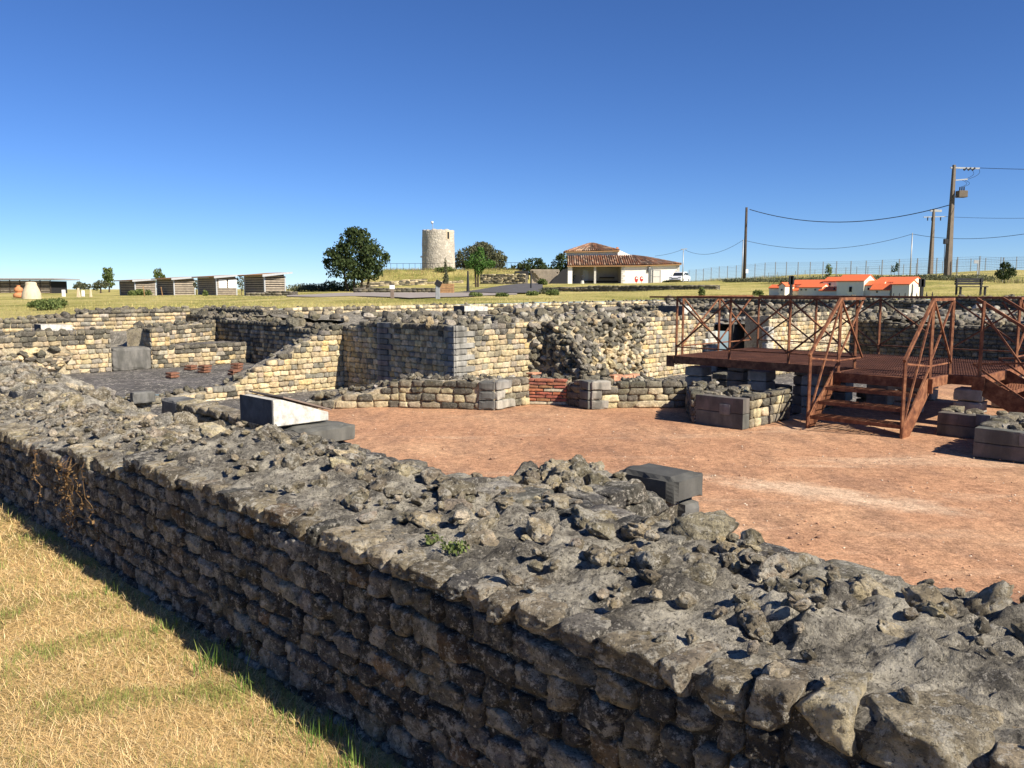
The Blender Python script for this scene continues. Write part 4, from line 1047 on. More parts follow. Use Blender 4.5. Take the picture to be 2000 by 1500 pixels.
for k, (u, v, h, lb) in enumerate(TUFTS):
    n = 80 if h > .13 else 45
    sp = .05 if u > 1 else .06
    P = np.stack([rg.normal(0, sp, n), rg.normal(0, sp, n), np.full(n, lawn_z(u, v))], 1)
    c = W(u, v); P[:, 0] += c.x; P[:, 1] += c.y
    tn = np.array([[.12, .20, .035], [.08, .15, .025], [.22, .27, .065]])[rg.integers(0, 3, n)]*rg.uniform(.8, 1.2, (n, 1))
    e = empty('grass_tuft', (c.x, c.y, 0), lb, 'grass tuft', 'green tufts in the lawn')
    blades('blades', P, rg.uniform(.4, 1.0, n)*h*.8, rg.uniform(.002, .0042, n), rg.uniform(.05, .75, n), tn, rg.uniform(0, 6.28, n), e)['kind'] = 'stuff'
def creeper(label, v0, n, zt, zb, sp):
    e = empty('dry_creeper', W(1.58, v0, zt), label, 'creeper')
    r = random.Random(int(v0*50)); st = MB(); VV = []; FF = []
    for k in range(n):
        v = v0+r.uniform(-sp, sp); z = zt-r.uniform(0, .08); u = 1.585; p = [W(u, v, z)]
        L = r.uniform(.4, 1)*(zt-zb)
        while z > zt-L:
            z -= r.uniform(.02, .05); v += r.uniform(-.05, .05); u = 1.575-r.uniform(0, .035); p.append(W(u, v, z))
            for q in range(2 if r.random() < .7 else 5):
                c = p[-1]+Vector((r.uniform(-.02, .02), r.uniform(-.02, .02), r.uniform(-.02, .02))); a = r.uniform(0, 6.28); s = r.uniform(.006, .014)
                d1 = Vector((math.cos(a), math.sin(a), r.uniform(-.6, .6)))*s; d2 = Vector((-math.sin(a), math.cos(a), r.uniform(-1, 1)))*s*.7; i = len(VV)
                VV += [c-d1, c-d2*.7, c+d1, c+d2]; FF.append((i, i+1, i+2, i+3))
        st.path(p, .0016, 4)
    st.build('stems', M_DRY, e)['kind'] = 'stuff'; link('leaves', npmesh('leaves', [tuple(x) for x in VV], FF), e, M_DRY, True)['kind'] = 'stuff'
creeper('dry brown creeper hanging down the shaded face of the foreground wall', 5.6, 11, .66, .10, .5)
def leaf_cloud(r, blobs, n, size, flat=.6):
    VV = []; FF = []
    tot = sum(b[3] for b in blobs)
    for b in blobs:
        (cx, cy, cz), rx, rz_, wt = b[0], b[1], b[2], b[3]
        for _ in range(int(n*wt/tot)):
            d = Vector((r.gauss(0, 1), r.gauss(0, 1), r.gauss(0, 1))).normalized(); k = r.random()**.42
            k *= 1+.22*noise.noise(d*2.4+Vector((cx, cy, cz)))
            c = Vector((cx+d.x*rx*k, cy+d.y*rx*k, cz+d.z*rz_*k))
            s = r.uniform(.6, 1.35)*size; e = Euler((r.uniform(0, 6.28), r.uniform(0, 6.28), r.uniform(0, 6.28))).to_matrix(); i = len(VV)
            VV += [c+e @ Vector((-s, 0, 0)), c+e @ Vector((0, -s*flat, s*.12)), c+e @ Vector((s, 0, 0)), c+e @ Vector((0, s*flat, s*.12))]; FF.append((i, i+1, i+2, i+3))
    return npmesh('crown', np.array([tuple(x) for x in VV]), FF)
e = empty('succulent', W(1.78, 2.08, .77), 'small green and orange succulent growing on top of the foreground wall', 'plant')
link('leaves', leaf_cloud(random.Random(4), [(tuple(W(1.78, 2.06, .775)), .05, .02, 1), (tuple(W(1.8, 2.2, .77)), .04, .012, .8)], 200, .008), e, M_LEAF_S, True)['kind'] = 'stuff'
# ================================================================== BEYOND THE RUIN
def at(px, Y, z=None):
    X = (px-1000)/1600*Y*.9934
    return Vector((X, Y, gz(X, Y) if z is None else z))
def mpp(Y): return Y/1600*.9934
def rotz(a): return Matrix.Rotation(a, 3, 'Z')
# ---- paths and kerbs
def strip(name, near, far, mat, lift=.02, kind='structure', n=24):
    """ground strip between two lists of (photo x, depth)"""
    V = []; F = []
    def samp(L, k):
        f = k/n*(len(L)-1); i = min(int(f), len(L)-2); f -= i
        return tuple(L[i][q]+(L[i+1][q]-L[i][q])*f for q in (0, 1))
    m = 8
    for k in range(n+1):
        a = samp(near, k); b = samp(far, k)
        for j in range(m+1):
            x = a[0]+(b[0]-a[0])*j/m; Y = a[1]*(b[1]/a[1])**(j/m); p = at(x, Y); V.append((p.x, p.y, p.z+lift))
    for k in range(n):
        for j in range(m):
            i = k*(m+1)+j; F.append((i, i+m+1, i+m+2, i+1))
    o = link(name, npmesh(name, V, F, None, True), None, mat); o['kind'] = kind; return o
strip('path', [(560, 60), (700, 46), (800, 38), (900, 42), (1010, 56)], [(560, 84), (700, 76), (800, 74), (900, 74), (1010, 70)], M_PATH, .05)
strip('road', [(880, 72), (960, 62), (1060, 60)], [(900, 78), (1000, 92), (1060, 100)], M_ASPH, .09)
def low_wall(label, p, q, h, t, mat=M_STONE_F, pal=P_GREY, lens=(.3, .6), seed=0, name='low_wall'):
    """dry wall between two points (photo x, depth)"""
    a = at(*p); b = at(*q); ua = ((a.x+a.y)/S2, (a.y-a.x)/S2); ub = ((b.x+b.y)/S2, (b.y-b.x)/S2)
    w = Wall(name, label, a, mat); L = (b-a).length
    zt = lambda s: a.z+(b.z-a.z)*s/L+h
    core(w.e, ua, ub, t, min(a.z, b.z)-.6, zt, .6, M_JOINT_D, M_MORTAR, .02, .06, 1.5, seed)
    z0 = min(a.z, b.z)-.1
    face(w, ua, ub, z0, zt, .2, lens, 'low', pal, .06, .2, None, .1, (), seed, .06, .3, 1.2)
    return w.finish(150)
low_wall('dark low kerb wall along the path below the tower', (690, 76), (885, 76), .42, .6, seed=201)
low_wall('long dark low wall across the grass before the white house', (1058, 72), (1400, 62), .36, .6, seed=202)
low_wall('short dark stone ledge in front of the rightmost slatted shed', (480, 72), (570, 72), .35, 2.0, seed=203)
low_wall('rough dry stone wall at the foot of the tower mound, left part', (695, 119), (835, 121), 1.0, .8, M_STONE_F, P_PALE+P_GREY, (.35, .8), 204, 'dry_stone_wall')
low_wall('rough dry stone wall at the foot of the tower mound, middle part', (835, 121), (905, 121), .55, .8, M_STONE_F, P_PALE, (.35, .8), 205, 'dry_stone_wall')
low_wall('rough dry stone wall right of the small green tree', (938, 119), (1026, 116), 1.4, .9, M_STONE_F, P_PALE+P_GREY, (.35, .8), 206, 'dry_stone_wall')
# ---- mound and tower
def mound():
    V = []; F = []; nx, ny = 60, 26
    for i in range(nx+1):
        for j in range(ny+1):
            px = 660+400*i/nx; Y = 120+45*j/ny; p = at(px, Y)
            e = sstep(670, 760, px)*(1-.55*sstep(1000, 1055, px))*sstep(119, 131, Y)*(1-sstep(156, 165, Y))
            top = 4.75+.15*fbm(p, .3, 3, 5)
            z = p.z-.05+(top-p.z)*e+.15*e*fbm(p, 1.2, 3, 7); V.append((p.x, p.y, z))
    for i in range(nx):
        for j in range(ny):
            k = i*(ny+1)+j; F.append((k, k+ny+1, k+ny+2, k+1))
    link('mound', npmesh('mound', V, F, None, True), None, M_FIELD)['kind'] = 'structure'
mound()
def scrub(n, gen, size, tints, name, label, lean=(.05, .6)):
    P = np.array([gen() for _ in range(n)]); tn = np.array(tints)[rg.integers(0, len(tints), n)]*rg.uniform(.75, 1.25, (n, 1))
    o = blades(name, P, rg.uniform(.5, 1.2, n)*size, rg.uniform(.012, .03, n)*size*2.2, rg.uniform(*lean, n), tn, rg.uniform(0, 6.28, n))
    tag(o, label, 'grass', None, 'stuff'); return o
def gen_mound():
    px = rnd.uniform(745, 1020); Y = rnd.uniform(122, 132); p = at(px, Y)
    e = sstep(670, 760, px)*(1-.55*sstep(1000, 1055, px))*sstep(119, 131, Y); return (p.x, p.y, p.z+(4.75-p.z)*e-.1)
scrub(8000, gen_mound, .5, [(.26, .23, .085), (.18, .21, .06), (.32, .25, .11), (.13, .17, .05), (.27, .17, .085)], 'mound_grass', 'rough olive and brown grass covering the mound below the tower')
TC = at(857, 140, 4.7); tw = empty('mill_tower', TC, 'round roofless pale stone mill tower on the mound', 'tower')
def tower():
    n, m = 64, 22; r0 = 31.5*mpp(140); zt = zat(450, 140)-4.7; V = []; F = []
    for j in range(m+1):
        for i in range(n):
            a = 2*math.pi*i/n; z = zt*j/m
            rr = r0*(1.03-.05*j/m)+.05*noise.noise(Vector((math.cos(a)*5, math.sin(a)*5, z*1.3)))
            if j == m: z += .22*noise.noise(Vector((math.cos(a)*3.2, math.sin(a)*3.2, 4)))
            V.append((rr*math.cos(a), rr*math.sin(a), z-.3*(j == 0)))
    for j in range(m+1):                                # inner face
        for i in range(n):
            x, y, z = V[(m-j)*n+i]; V.append((x*.78, y*.78, z))
    for j in range(2*m+1):
        for i in range(n): F.append((j*n+i, j*n+(i+1) % n, (j+1)*n+(i+1) % n, (j+1)*n+i))
    link('wall', npmesh('wall', V, F, None, True), tw, M_TOWER)
    def on(ang, z, w, h, nm, mat, out, d=.5):
        a = -math.pi/2+ang; rr = r0+out-d/2; o = MB().box((0, 0, 0), (d, w, h)).build(nm, mat, tw, .01, False, False)
        o.location = (rr*math.cos(a), rr*math.sin(a), z); o.rotation_euler = (0, 0, a); return o
    on(R(42), zt-.95, .75, 1.35, 'window_frame', M_CLAY, .02); on(R(42), zt-.95, .42, 1.15, 'window', M_VOID, .05)
    on(R(37), .85, .95, 1.95, 'door_frame', M_CLAY, -.02); on(R(37), .82, .68, 1.75, 'door', M_WOODG, .01)
    on(R(-82), 2.4, .25, .3, 'lamp', M_WHITE, .3)
    MB().tube((-.9, 0, zt-.5), (-.9, 0, zt+1.45), .05).build('mast', M_GALV, tw, 0, False, False)
    MB().tube((-1.05, 0, zt+1.3), (-.85, -.15, zt+1.4), .28, .12, 12).build('dish', M_WHITE, tw, 0, True, False)
    V = []
tower()
def railing(label, pts, h, n, mat=M_DARK):
    """pts: world points of the foot line"""
    e = empty('railing', pts[0], label, 'railing')
    for a, b in zip(pts[:-1], pts[1:]):
        for z in (h, .12): MB().bar(a+Vector((0, 0, z)), b+Vector((0, 0, z)), .055).build('rail', mat, e)
        k = max(2, int((b-a).length/n))
        for i in range(k+1): MB().bar(a+(b-a)*i/k, a+(b-a)*i/k+Vector((0, 0, h)), .05).build('post', mat, e)
    return e
railing('dark metal railing on the mound in front of the tower', [at(752, 131, 4.6), at(800, 131, 4.6), at(902, 130, 4.65)], 1.1, .9)
railing('dark footbridge railing right of the tower trees', [at(975, 130, 4.7), at(1022, 126, 4.6)], 1.1, .8)
# footbridge arch and timber steps
fb = empty('footbridge', at(1015, 125), 'dark arched footbridge end at the right of the mound', 'bridge')
p = [at(1005, 125, 4.35), at(1032, 125, 4.45), at(1034, 125, 2.5), at(1029, 125, 2.5), at(1026, 125, 3.3), at(1018, 125, 4.0), at(1005, 125, 4.15)]
MB().prism(p, (0, 1.6, 0)).build('arch', M_DARK, fb)
ts = empty('timber_steps', at(1062, 112), 'stepped stack of pale timber planks left of the white house', 'steps')
MB().prism([at(1036, 112, 2.0), at(1092, 112, 2.0), at(1092, 112, zat(528, 112)), at(1036, 112, zat(527, 112))], (0, 2, 0)).build('back_panel', M_WOODG, ts)
r = random.Random(9)
for k in range(15):
    y = 527+k*1.9; x0 = 1036+k*1.9 if k < 12 else 1062; x1 = 1094-r.uniform(0, 6)-k*.6
    MB().bar(at(x0+r.uniform(0, 4), 111.7, zat(y, 112)), at(x1, 111.7, zat(y, 112)), .35, .10).build('plank', M_WOODG, ts, .01)
for sx in (1028+9, 1045): pass
MB().bar(at(1037, 111.5, 2.0), at(1037, 111.5, zat(530, 112)), .14).build('post', M_POLEW, ts)
hg = empty('net_screen', at(1092, 111), 'dark sloping screen between the timber steps and the house', 'screen')
MB().prism([at(1070, 110.5, 2.1), at(1107, 110.5, 2.1), at(1107, 110.5, zat(524, 110)), at(1098, 110.5, zat(527, 110))], (0, .3, 0)).build('panel', M_DARK, hg)
for k, px in enumerate((1051, 1057)):
    e = empty('deck_chair', at(px, 100), ['left', 'right'][k]+' pale slatted deck chair on the grass before the timber steps', 'chair', 'deck chairs')
    a = at(px, 100)
    MB().bar(a+Vector((-.3, 0, .65)), a+Vector((.35, 0, .15)), .5, .05).build('seat', M_WOODG, e)
    MB().bar(a+Vector((.3, 0, 0)), a+Vector((-.05, 0, .5)), .06).build('leg', M_WOODG, e); MB().bar(a+Vector((-.35, 0, 0)), a+Vector((.0, 0, .45)), .06).build('leg', M_WOODG, e)

# ---- white house
HY = 126.0
def hp(px, py, dy=0): 
    v = at(px, HY, zat(py, HY)); v.y = HY+dy; return v
M_PORCH_SHADE = simple('porch_shade_plaster', (.36, .35, .33), .9, .1, 0, .12, 2)  # plaster greyed so the porch shade is part of its colour
hs = empty('white_house', at(1210, HY+5), 'white rendered house with red tiled roofs and an open porch', 'house')
zb = 2.2
def hwall(nm, x0, x1, y0, y1, ytop, mat=M_PLASTER, zbase=zb, ytop2=None):
    a = hp(x0, 500).x; b = hp(x1, 500).x; zt = zat(ytop, HY); zt2 = zat(ytop2 or ytop, HY)
    p = [Vector((a, HY+y0, zbase)), Vector((b, HY+y0, zbase)), Vector((b, HY+y0, zt2)), Vector((a, HY+y0, zt))]
    return MB().prism(p, (0, y1-y0, 0)).build(nm, mat, hs)
hwall('front_wall', 1213, 1326, 0, .4, 516.5)
hwall('porch_back_wall', 1110, 1213, 4.2, 4.5, 512, M_PORCH_SHADE)
hwall('porch_ceiling', 1110, 1213, .3, 4.3, 515.5, M_WOODW, zat(517.2, HY))
hwall('porch_left_wall', 1108.5, 1111, .5, 4.2, 517)
hwall('side_wall', 1213, 1216, .4, 4.2, 516, M_PORCH_SHADE)
hwall('side_wall', 1323, 1326, .4, 7.0, 516)
hwall('back_wall', 1110, 1326, 7.0, 7.3, 514)
hwall('porch_post', 1109, 1117.5, 0, .5, 518); hwall('porch_post', 1160, 1164, .05, .4, 519, M_BOXC)
hwall('porch_beam', 1117.5, 1213, .05, .3, 516.5, M_WOODW, zat(520, HY))
hwall('door', 1142, 1153.5, 4.12, 4.2, 525, M_GALV); hwall('table', 1175, 1204, 2.6, 3.6, 540.5, M_VOID, zat(543, HY))
hwall('bench', 1143, 1213, 3.4, 3.8, 548, M_VOID, zat(550, HY))
hwall('upper_wall', 1111, 1211, 3.9, 7.0, 489, M_PLASTER, zat(505, HY))
p = [hp(1211, 485, 3.4), hp(1243, 499, 3.4), hp(1243, 506, 3.4), hp(1211, 506, 3.4)]
MB().prism(p, (0, .5, 0)).build('gable_wall', M_PLASTER, hs)
for k in range(8):
    yy = 519+k*4.5; w = (7, 4)[k % 2]
    hwall('corner_stone', 1213.2, 1213.2+w, -.03, .1, yy, M_BOXC, zat(yy+3.6, HY)); hwall('corner_stone', 1325.8-w, 1326.4, -.03, .1, yy, M_BOXC, zat(yy+3.6, HY))
hwall('lamp_box', 1264, 1269, -.2, 0, 521, M_DARK, zat(531, HY))
def tiles(nm, e0, e1, t1, t0, nc, nr, parent):
    """rows of half-round tiles on the quad eave-left, eave-right, top-right, top-left, over a solid roof slab"""
    V = []; F = []; nrm = (e1-e0).cross(t0-e0).normalized()
    if nrm.z < 0: nrm = -nrm
    for i in range(nc):
        for j in range(nr):
            def pt(f, g, h): return (e0+(e1-e0)*f)*(1-g)+(t0+(t1-t0)*f)*g+nrm*h
            k = len(V); f0, f1 = i/nc, (i+1)/nc; g0, g1 = j/nr, min(1, (j+1.12)/nr); lo = .07 if j else .08
            for g, b in ((g0, .045), (g1, .0)):
                V += [pt(f0+.02/nc, g, b), pt(f0+.28/nc, g, b+.16), pt(f0+.62/nc, g, b+.16), pt(f0+.88/nc, g, b)]
            F += [(k, k+1, k+5, k+4), (k+1, k+2, k+6, k+5), (k+2, k+3, k+7, k+6)]
    o = link(nm, npmesh(nm, V, F), parent, M_TILE, True); o['kind'] = 'stuff'; return o
def roof(nm, e0, e1, t1, t0, nc, nr):
    s = MB().prism([e0, e1, t1, t0], (0, 0, -.12)).build(nm, M_WOODW, hs)
    o = tiles('roof_tiles', e0, e1, t1, t0, nc, nr, hs); return s
roof('lower_roof', hp(1107, 519.5, -.5), hp(1240, 518.8, -.5), hp(1240, 497, 3.6), hp(1110, 498.5, 3.6), 30, 6)
roof('lower_roof', hp(1240, 518.8, -.5), hp(1329, 516, -.5), hp(1262, 499.8, 3.6), hp(1240, 497, 3.6), 20, 6)
roof('lower_roof', hp(1329, 516, -.5), hp(1329, 516, 7.8), hp(1262, 499.8, 5), hp(1262, 499.8, 3.6), 26, 7)
ap_ = hp(1161, 471.5, 5.5)
roof('upper_roof', hp(1106, 490, 3.0), hp(1214, 487.5, 3.0), hp(1164, 471.5, 5.5), hp(1159, 471.5, 5.5), 24, 5)
roof('upper_roof', hp(1214, 487.5, 3.0), hp(1214, 487.5, 8), hp(1164, 471.5, 5.6), hp(1164, 471.5, 5.5), 16, 6)
roof('upper_roof', hp(1106, 490, 8), hp(1106, 490, 3.0), hp(1159, 471.5, 5.5), hp(1159, 471.5, 5.6), 16, 6)
MB().box(hp(1211, 484, 4), (.35, .35, .6)).build('chimney', M_POT, hs)
# things by the house
e = empty('water_pump', at(1137, 124.8), 'dark hand pump on a pale stone base in the house porch', 'pump')
a = at(1137, 124.8); MB().tube(a, a+Vector((0, 0, .55)), .32, .22, 10).build('base', M_BOXC, e); MB().tube(a+Vector((0, 0, .5)), a+Vector((0, 0, 1.25)), .07).build('stem', M_DARK, e); MB().box(a+Vector((.05, 0, 1.1)), (.3, .2, .45)).build('head', M_DARK, e, .03)
for k, px in enumerate((1242.5, 1252.5)):
    a = at(px, 124.6); e = empty('shield_board', a, ['red and white shield board leaning by the house wall, left one', 'red and white shield board on a post by the house wall, right one'][k], 'board', 'shield boards')
    MB().bar(a, a+Vector((0, 0, .5)), .06).build('stake', M_WOODW, e)
    MB().prism([a+Vector((.27*math.cos(t), -.04, .75+.40*math.sin(t)-(.12 if k == 0 and math.sin(t) < -.7 else 0))) for t in [2*math.pi*i/14 for i in range(14)]], (0, .04, 0)).build('board', M_RED, e)
    MB().prism([a+Vector((.06+.15*math.cos(t), -.055, .75+.26*math.sin(t))) for t in [2*math.pi*i/10 for i in range(6)]], (0, .012, 0)).build('emblem', M_WHITE, e)
ge = empty('metal_gate', at(1278, 118), 'open grey metal double gate before the white house', 'gate')
for x0, x1, y0 in ((1267, 1274, 523), (1274.5, 1289, 527.5)):
    a = at(x0, 118); b = at(x1, 118); b.z = a.z; h = zat(y0, 118)-a.z
    for q in (a, b): MB().bar(q, q+Vector((0, 0, h)), .10).build('post', M_FENCE, ge)
    for f in (.04, .5, .98): MB().bar(a+Vector((0, 0, h*f)), b+Vector((0, 0, h*f)), .07).build('rail', M_FENCE, ge)
    m = MB()
    for i in range(1, 8): m.bar(a+(b-a)*i/8, a+(b-a)*i/8+Vector((0, 0, h)), .035)
    m.build('bars', M_FENCE, ge)['kind'] = 'stuff'
MB().bar(at(1268, 118.3, 2.1), at(1268, 118.3, zat(522, 118)), .3).build('pillar', M_BOXC, ge)
# ---- car
def car():
    c = at(1327, 117); e = empty('parked_car', c, 'white estate-type car parked facing the camera beside the white house', 'car', None, R(-118))
    def P(nm, pts, w, mat, bev=.05): 
        o = MB().prism([Vector((x, -w/2, z)) for x, z in pts], (0, w, 0)).build(nm, mat, e, bev, False, False); return o
    P('body', [(-2.2, .42), (-2.27, .75), (-2.2, 1.02), (-1.2, 1.08), (.75, 1.06), (1.75, .95), (2.2, .78), (2.25, .45), (2.1, .28), (-2.05, .28)], 1.82, M_CARW, .07)
    P('cabin', [(-2.08, 1.03), (-1.65, 1.52), (-1.2, 1.62), (-.1, 1.62), (.35, 1.5), (1.05, 1.05)], 1.50, M_CARW, .10)
    P('windscreen', [(.43, 1.48), (1.06, 1.09), (1.10, 1.09), (.47, 1.50)], 1.30, M_GLASS, 0)
    for s in (-1, 1):
        o = P('side_window', [(-1.75, 1.12), (-1.5, 1.47), (-.15, 1.52), (.25, 1.46), (.72, 1.12)], .03, M_GLASS, 0); o.location.y = s*.755
        o = MB().box((2.1, s*.66, .80), (.22, .42, .14)).build('headlight', M_GALV, e, .03, False, False)
        o = MB().box((.72, s*1.0, 1.12), (.14, .2, .14)).build('mirror', M_CARW, e, .03, False, False)
        for x in (-1.4, 1.38):
            w = MB().tube((x, s*.70, .34), (x, s*.93, .34), .34, .34, 18).build('wheel', M_TYRE, e, 0, False, False)
            MB().tube((x, s*.90, .34), (x, s*.945, .34), .22, .20, 12).build('rim', M_GALV, w, 0, False, False)
    MB().box((2.22, 0, .72), (.1, .9, .10)).build('grille', M_DARK, e, .01, False, False)
    MB().box((2.20, 0, .42), (.14, 1.5, .16)).build('lower_grille', M_DARK, e, .01, False, False)
    MB().box((2.28, 0, .56), (.02, .5, .11)).build('number_plate', M_WHITE, e, 0, False, False)
car()
# ---- sheds
def shed(label, px, Y, wl, wr, h0, h1, panels=False, group='slatted sheds in a row', slats=9):
    """corner towards the camera at photo x px; wl = shaded side length (along v), wr = lit side (along u)"""
    c = at(px, Y); e = empty('slatted_shed', c, label, 'shed', group, math.pi/4)
    B = lambda nm, ctr, size, mat, bev=0: MB().box(ctr, size).build(nm, mat, e, bev, False, False)
    top = lambda x: h0+(h1-h0)*x/wr
    MB().prism([Vector((.05, .05, 0)), Vector((wr-.05, .05, 0)), Vector((wr-.05, .05, top(wr))), Vector((.05, .05, top(0)))], (0, wl-.1, 0)).build('inner_wall', M_VOID, e, 0, False, False)
    for k in range(slats):
        z = .12+(h0-.15)*k/(slats-1); B('slat', (wr/2, -.01, z), (wr, .05, (h0/slats)*.62), M_WOODG)
        B('slat', (-.01, wl/2, z), (.05, wl, (h0/slats)*.62), M_WOODG)
    for x, y in ((0, 0), (wr, 0), (0, wl)): B('corner_post', (x, y, h0/2), (.13, .13, h0), M_ZINC)
    o = .55; ft = lambda x: top(x)+.06
    MB().prism([Vector((-.5, -o, ft(-.5))), Vector((wr+.6, -o, ft(wr+.6))), Vector((wr+.6, -o, ft(wr+.6)+.12)), Vector((-.5, -o, ft(-.5)+.12))], (0, wl+2*o, 0)).build('roof', M_WOODW, e, 0, False, False)
    MB().prism([Vector((-.5, -o-.03, ft(-.5)-.10)), Vector((wr+.6, -o-.03, ft(wr+.6)-.02)), Vector((wr+.6, -o-.03, ft(wr+.6)+.15)), Vector((-.5, -o-.03, ft(-.5)+.15))], (0, .03, 0)).build('fascia', M_ZINC, e, 0, False, False)
    if panels:
        for k in (0, 1): B('panel', (wr*(.30+.48*k), -.07, h0*.66), (wr*.40, .03, h0*.5), M_WHITE)
shed('leftmost small slatted shed with a sloping roof', 264, 106, 5.2, 2.6, 1.85, 2.0)
shed('second slatted shed from the left in the row', 340, 98, 4.9, 2.5, 1.9, 2.07)
shed('slatted shed with two white panels on its front, third from the left', 423, 90, 4.5, 2.3, 1.9, 2.05, True)
shed('rightmost and nearest slatted shed, above a dark stone ledge', 517, 84, 4.2, 2.3, 2.0, 2.2)
c = at(-60, 100); e = empty('long_shelter', c, 'long low slatted shelter with a grey roof at the left edge', 'shelter')
Lx = at(103, 100).x-c.x
MB().box(c+Vector((Lx/2, 2, .7)), (Lx-.6, 3.6, 1.5)).build('inner_wall', M_VOID, e)
for k in range(8): MB().box(c+Vector((Lx/2-.1, -.02, .1+k*.19)), (Lx-.5, .06, .09)).build('slat', M_WOODG, e)
for k in range(9): MB().box(c+Vector((Lx*k/8*.97+.1, -.08, .75)), (.08, .08, 1.6)).build('post', M_POLEW, e)
MB().prism([c+Vector((-.5, -.9, 1.62)), c+Vector((Lx+.7, -.9, 1.62)), c+Vector((Lx+.7, -.9, 1.8)), c+Vector((-.5, -.9, 1.8))], (0, 6, -.05)).build('roof', M_ZINC, e)
# ---- kiln and small things on the left grass
c = at(61, 62); e = empty('clay_kiln', c, 'bell-shaped beige clay kiln standing in the grass at the left', 'kiln')
def lathe(nm, prof, mat, parent, base, n=26, wob=.04):
    V = []; F = []
    for j, (rr, z) in enumerate(prof):
        for i in range(n):
            a = 2*math.pi*i/n; k = rr*(1+wob*noise.noise(Vector((math.cos(a)*1.6, math.sin(a)*1.6, z*2)))); V.append((base.x+k*math.cos(a), base.y+k*math.sin(a), base.z+z))
    for j in range(len(prof)-1):
        for i in range(n): F.append((j*n+i, j*n+(i+1) % n, (j+1)*n+(i+1) % n, (j+1)*n+i))
    return link(nm, npmesh(nm, V, F, None, True), parent, mat, True)
lathe('body', [(.66, -.15), (.66, .1), (.63, .40), (.56, .65), (.46, .85), (.39, 1.0), (.37, 1.12)], M_CLAY, e, c, wob=.08)
lathe('rim', [(.37, 1.10), (.38, 1.16), (.33, 1.24), (.2, 1.27), (.02, 1.28)], M_CLAY, e, c, wob=.1)
c = at(36, 68); e = empty('terracotta_jar', c, 'orange terracotta jar stack beside the clay kiln', 'jar')
lathe('lower_jar', [(.05, 0), (.4, .05), (.42, .3), (.2, .5)], M_POT, e, c); lathe('upper_jar', [(.15, .45), (.34, .55), (.3, .8), (.12, .95), (.16, 1.05)], M_POT, e, c)
for k, (px, Y, h, wd, lb) in enumerate([(123, 75, .62, .28, 'white square marker post right of the kiln'), (161, 75, .55, .24, 'white marker post in the middle of the left field'), (176, 72, .65, .2, 'narrow cream stone marker at the far left field'), (152, 72, .8, .3, 'pointed pale stone in the left field')]):
    c = at(px, Y); e = empty('marker', c, lb, 'marker', 'pale markers in the left field')
    MB().prism([c+Vector((-wd/2, 0, 0)), c+Vector((wd/2, 0, 0)), c+Vector((wd/2*(.4 if k > 1 else 1), 0, h)), c+Vector((-wd/2*(.4 if k > 1 else 1), 0, h))], (0, .14, 0)).build('post', M_WHITE if k < 2 else M_CLAY, e, .01)
for k, (px, Y, h, lb) in enumerate([(282, 70, .9, 'thin leaning stake in the grass before the leftmost shed'), (317, 70, .8, 'thin stake between the two left sheds'), (766, 39, .63, 'grey information post with a white plate beside the path'), (855, 38, .80, 'black reading desk post beside the path'), (1037, 80, 1.5, 'black lamp post beside the road'), (914, 78, 2.0, 'dark cypress-like post beside the small green tree')]):
    c = at(px, Y); nm = 'stake' if k < 2 else 'information_post' if k < 4 else 'post'
    e = empty(nm, c, lb, 'post')
    if k < 2: MB().bar(c, c+Vector((-.1, 0, h)), .05).build('pole', M_WOODW, e)
    elif k == 2:
        MB().box(c+Vector((0, 0, h*.35)), (.17, .1, h*.7)).build('column', M_PANEL, e, .01); MB().box(c+Vector((0, -.02, h*.85)), (.24, .06, h*.3)).build('plate', M_WHITE, e, .005)
    elif k == 3:
        MB().box(c+Vector((0, 0, h*.4)), (.20, .10, h*.8)).build('column', M_GALV, e, .01); MB().box(c+Vector((.03, -.02, h*.9)), (.30, .12, .26), Matrix.Rotation(.5, 3, 'Y')).build('desk', M_DARK, e, .01)
    else: MB().tube(c, c+Vector((0, 0, h)), .16 if k == 5 else .09, .07).build('pole', M_DARK, e)
c = at(871, 66); e = empty('planter', c, 'square light wooden planter box beside the path', 'planter')
for k in range(4): MB().box(c+Vector((0, 0, .1+.19*k)), (1.25, 1.25, .17)).build('plank', M_WOODW, e, .01)
link('shrub', leaf_cloud(random.Random(3), [((c.x, c.y, c.z+1.1), .25, .5, 1), ((c.x-.02, c.y, c.z+2.0), .14, .9, .7)], 500, .07), e, M_LEAF_O, True)['kind'] = 'stuff'
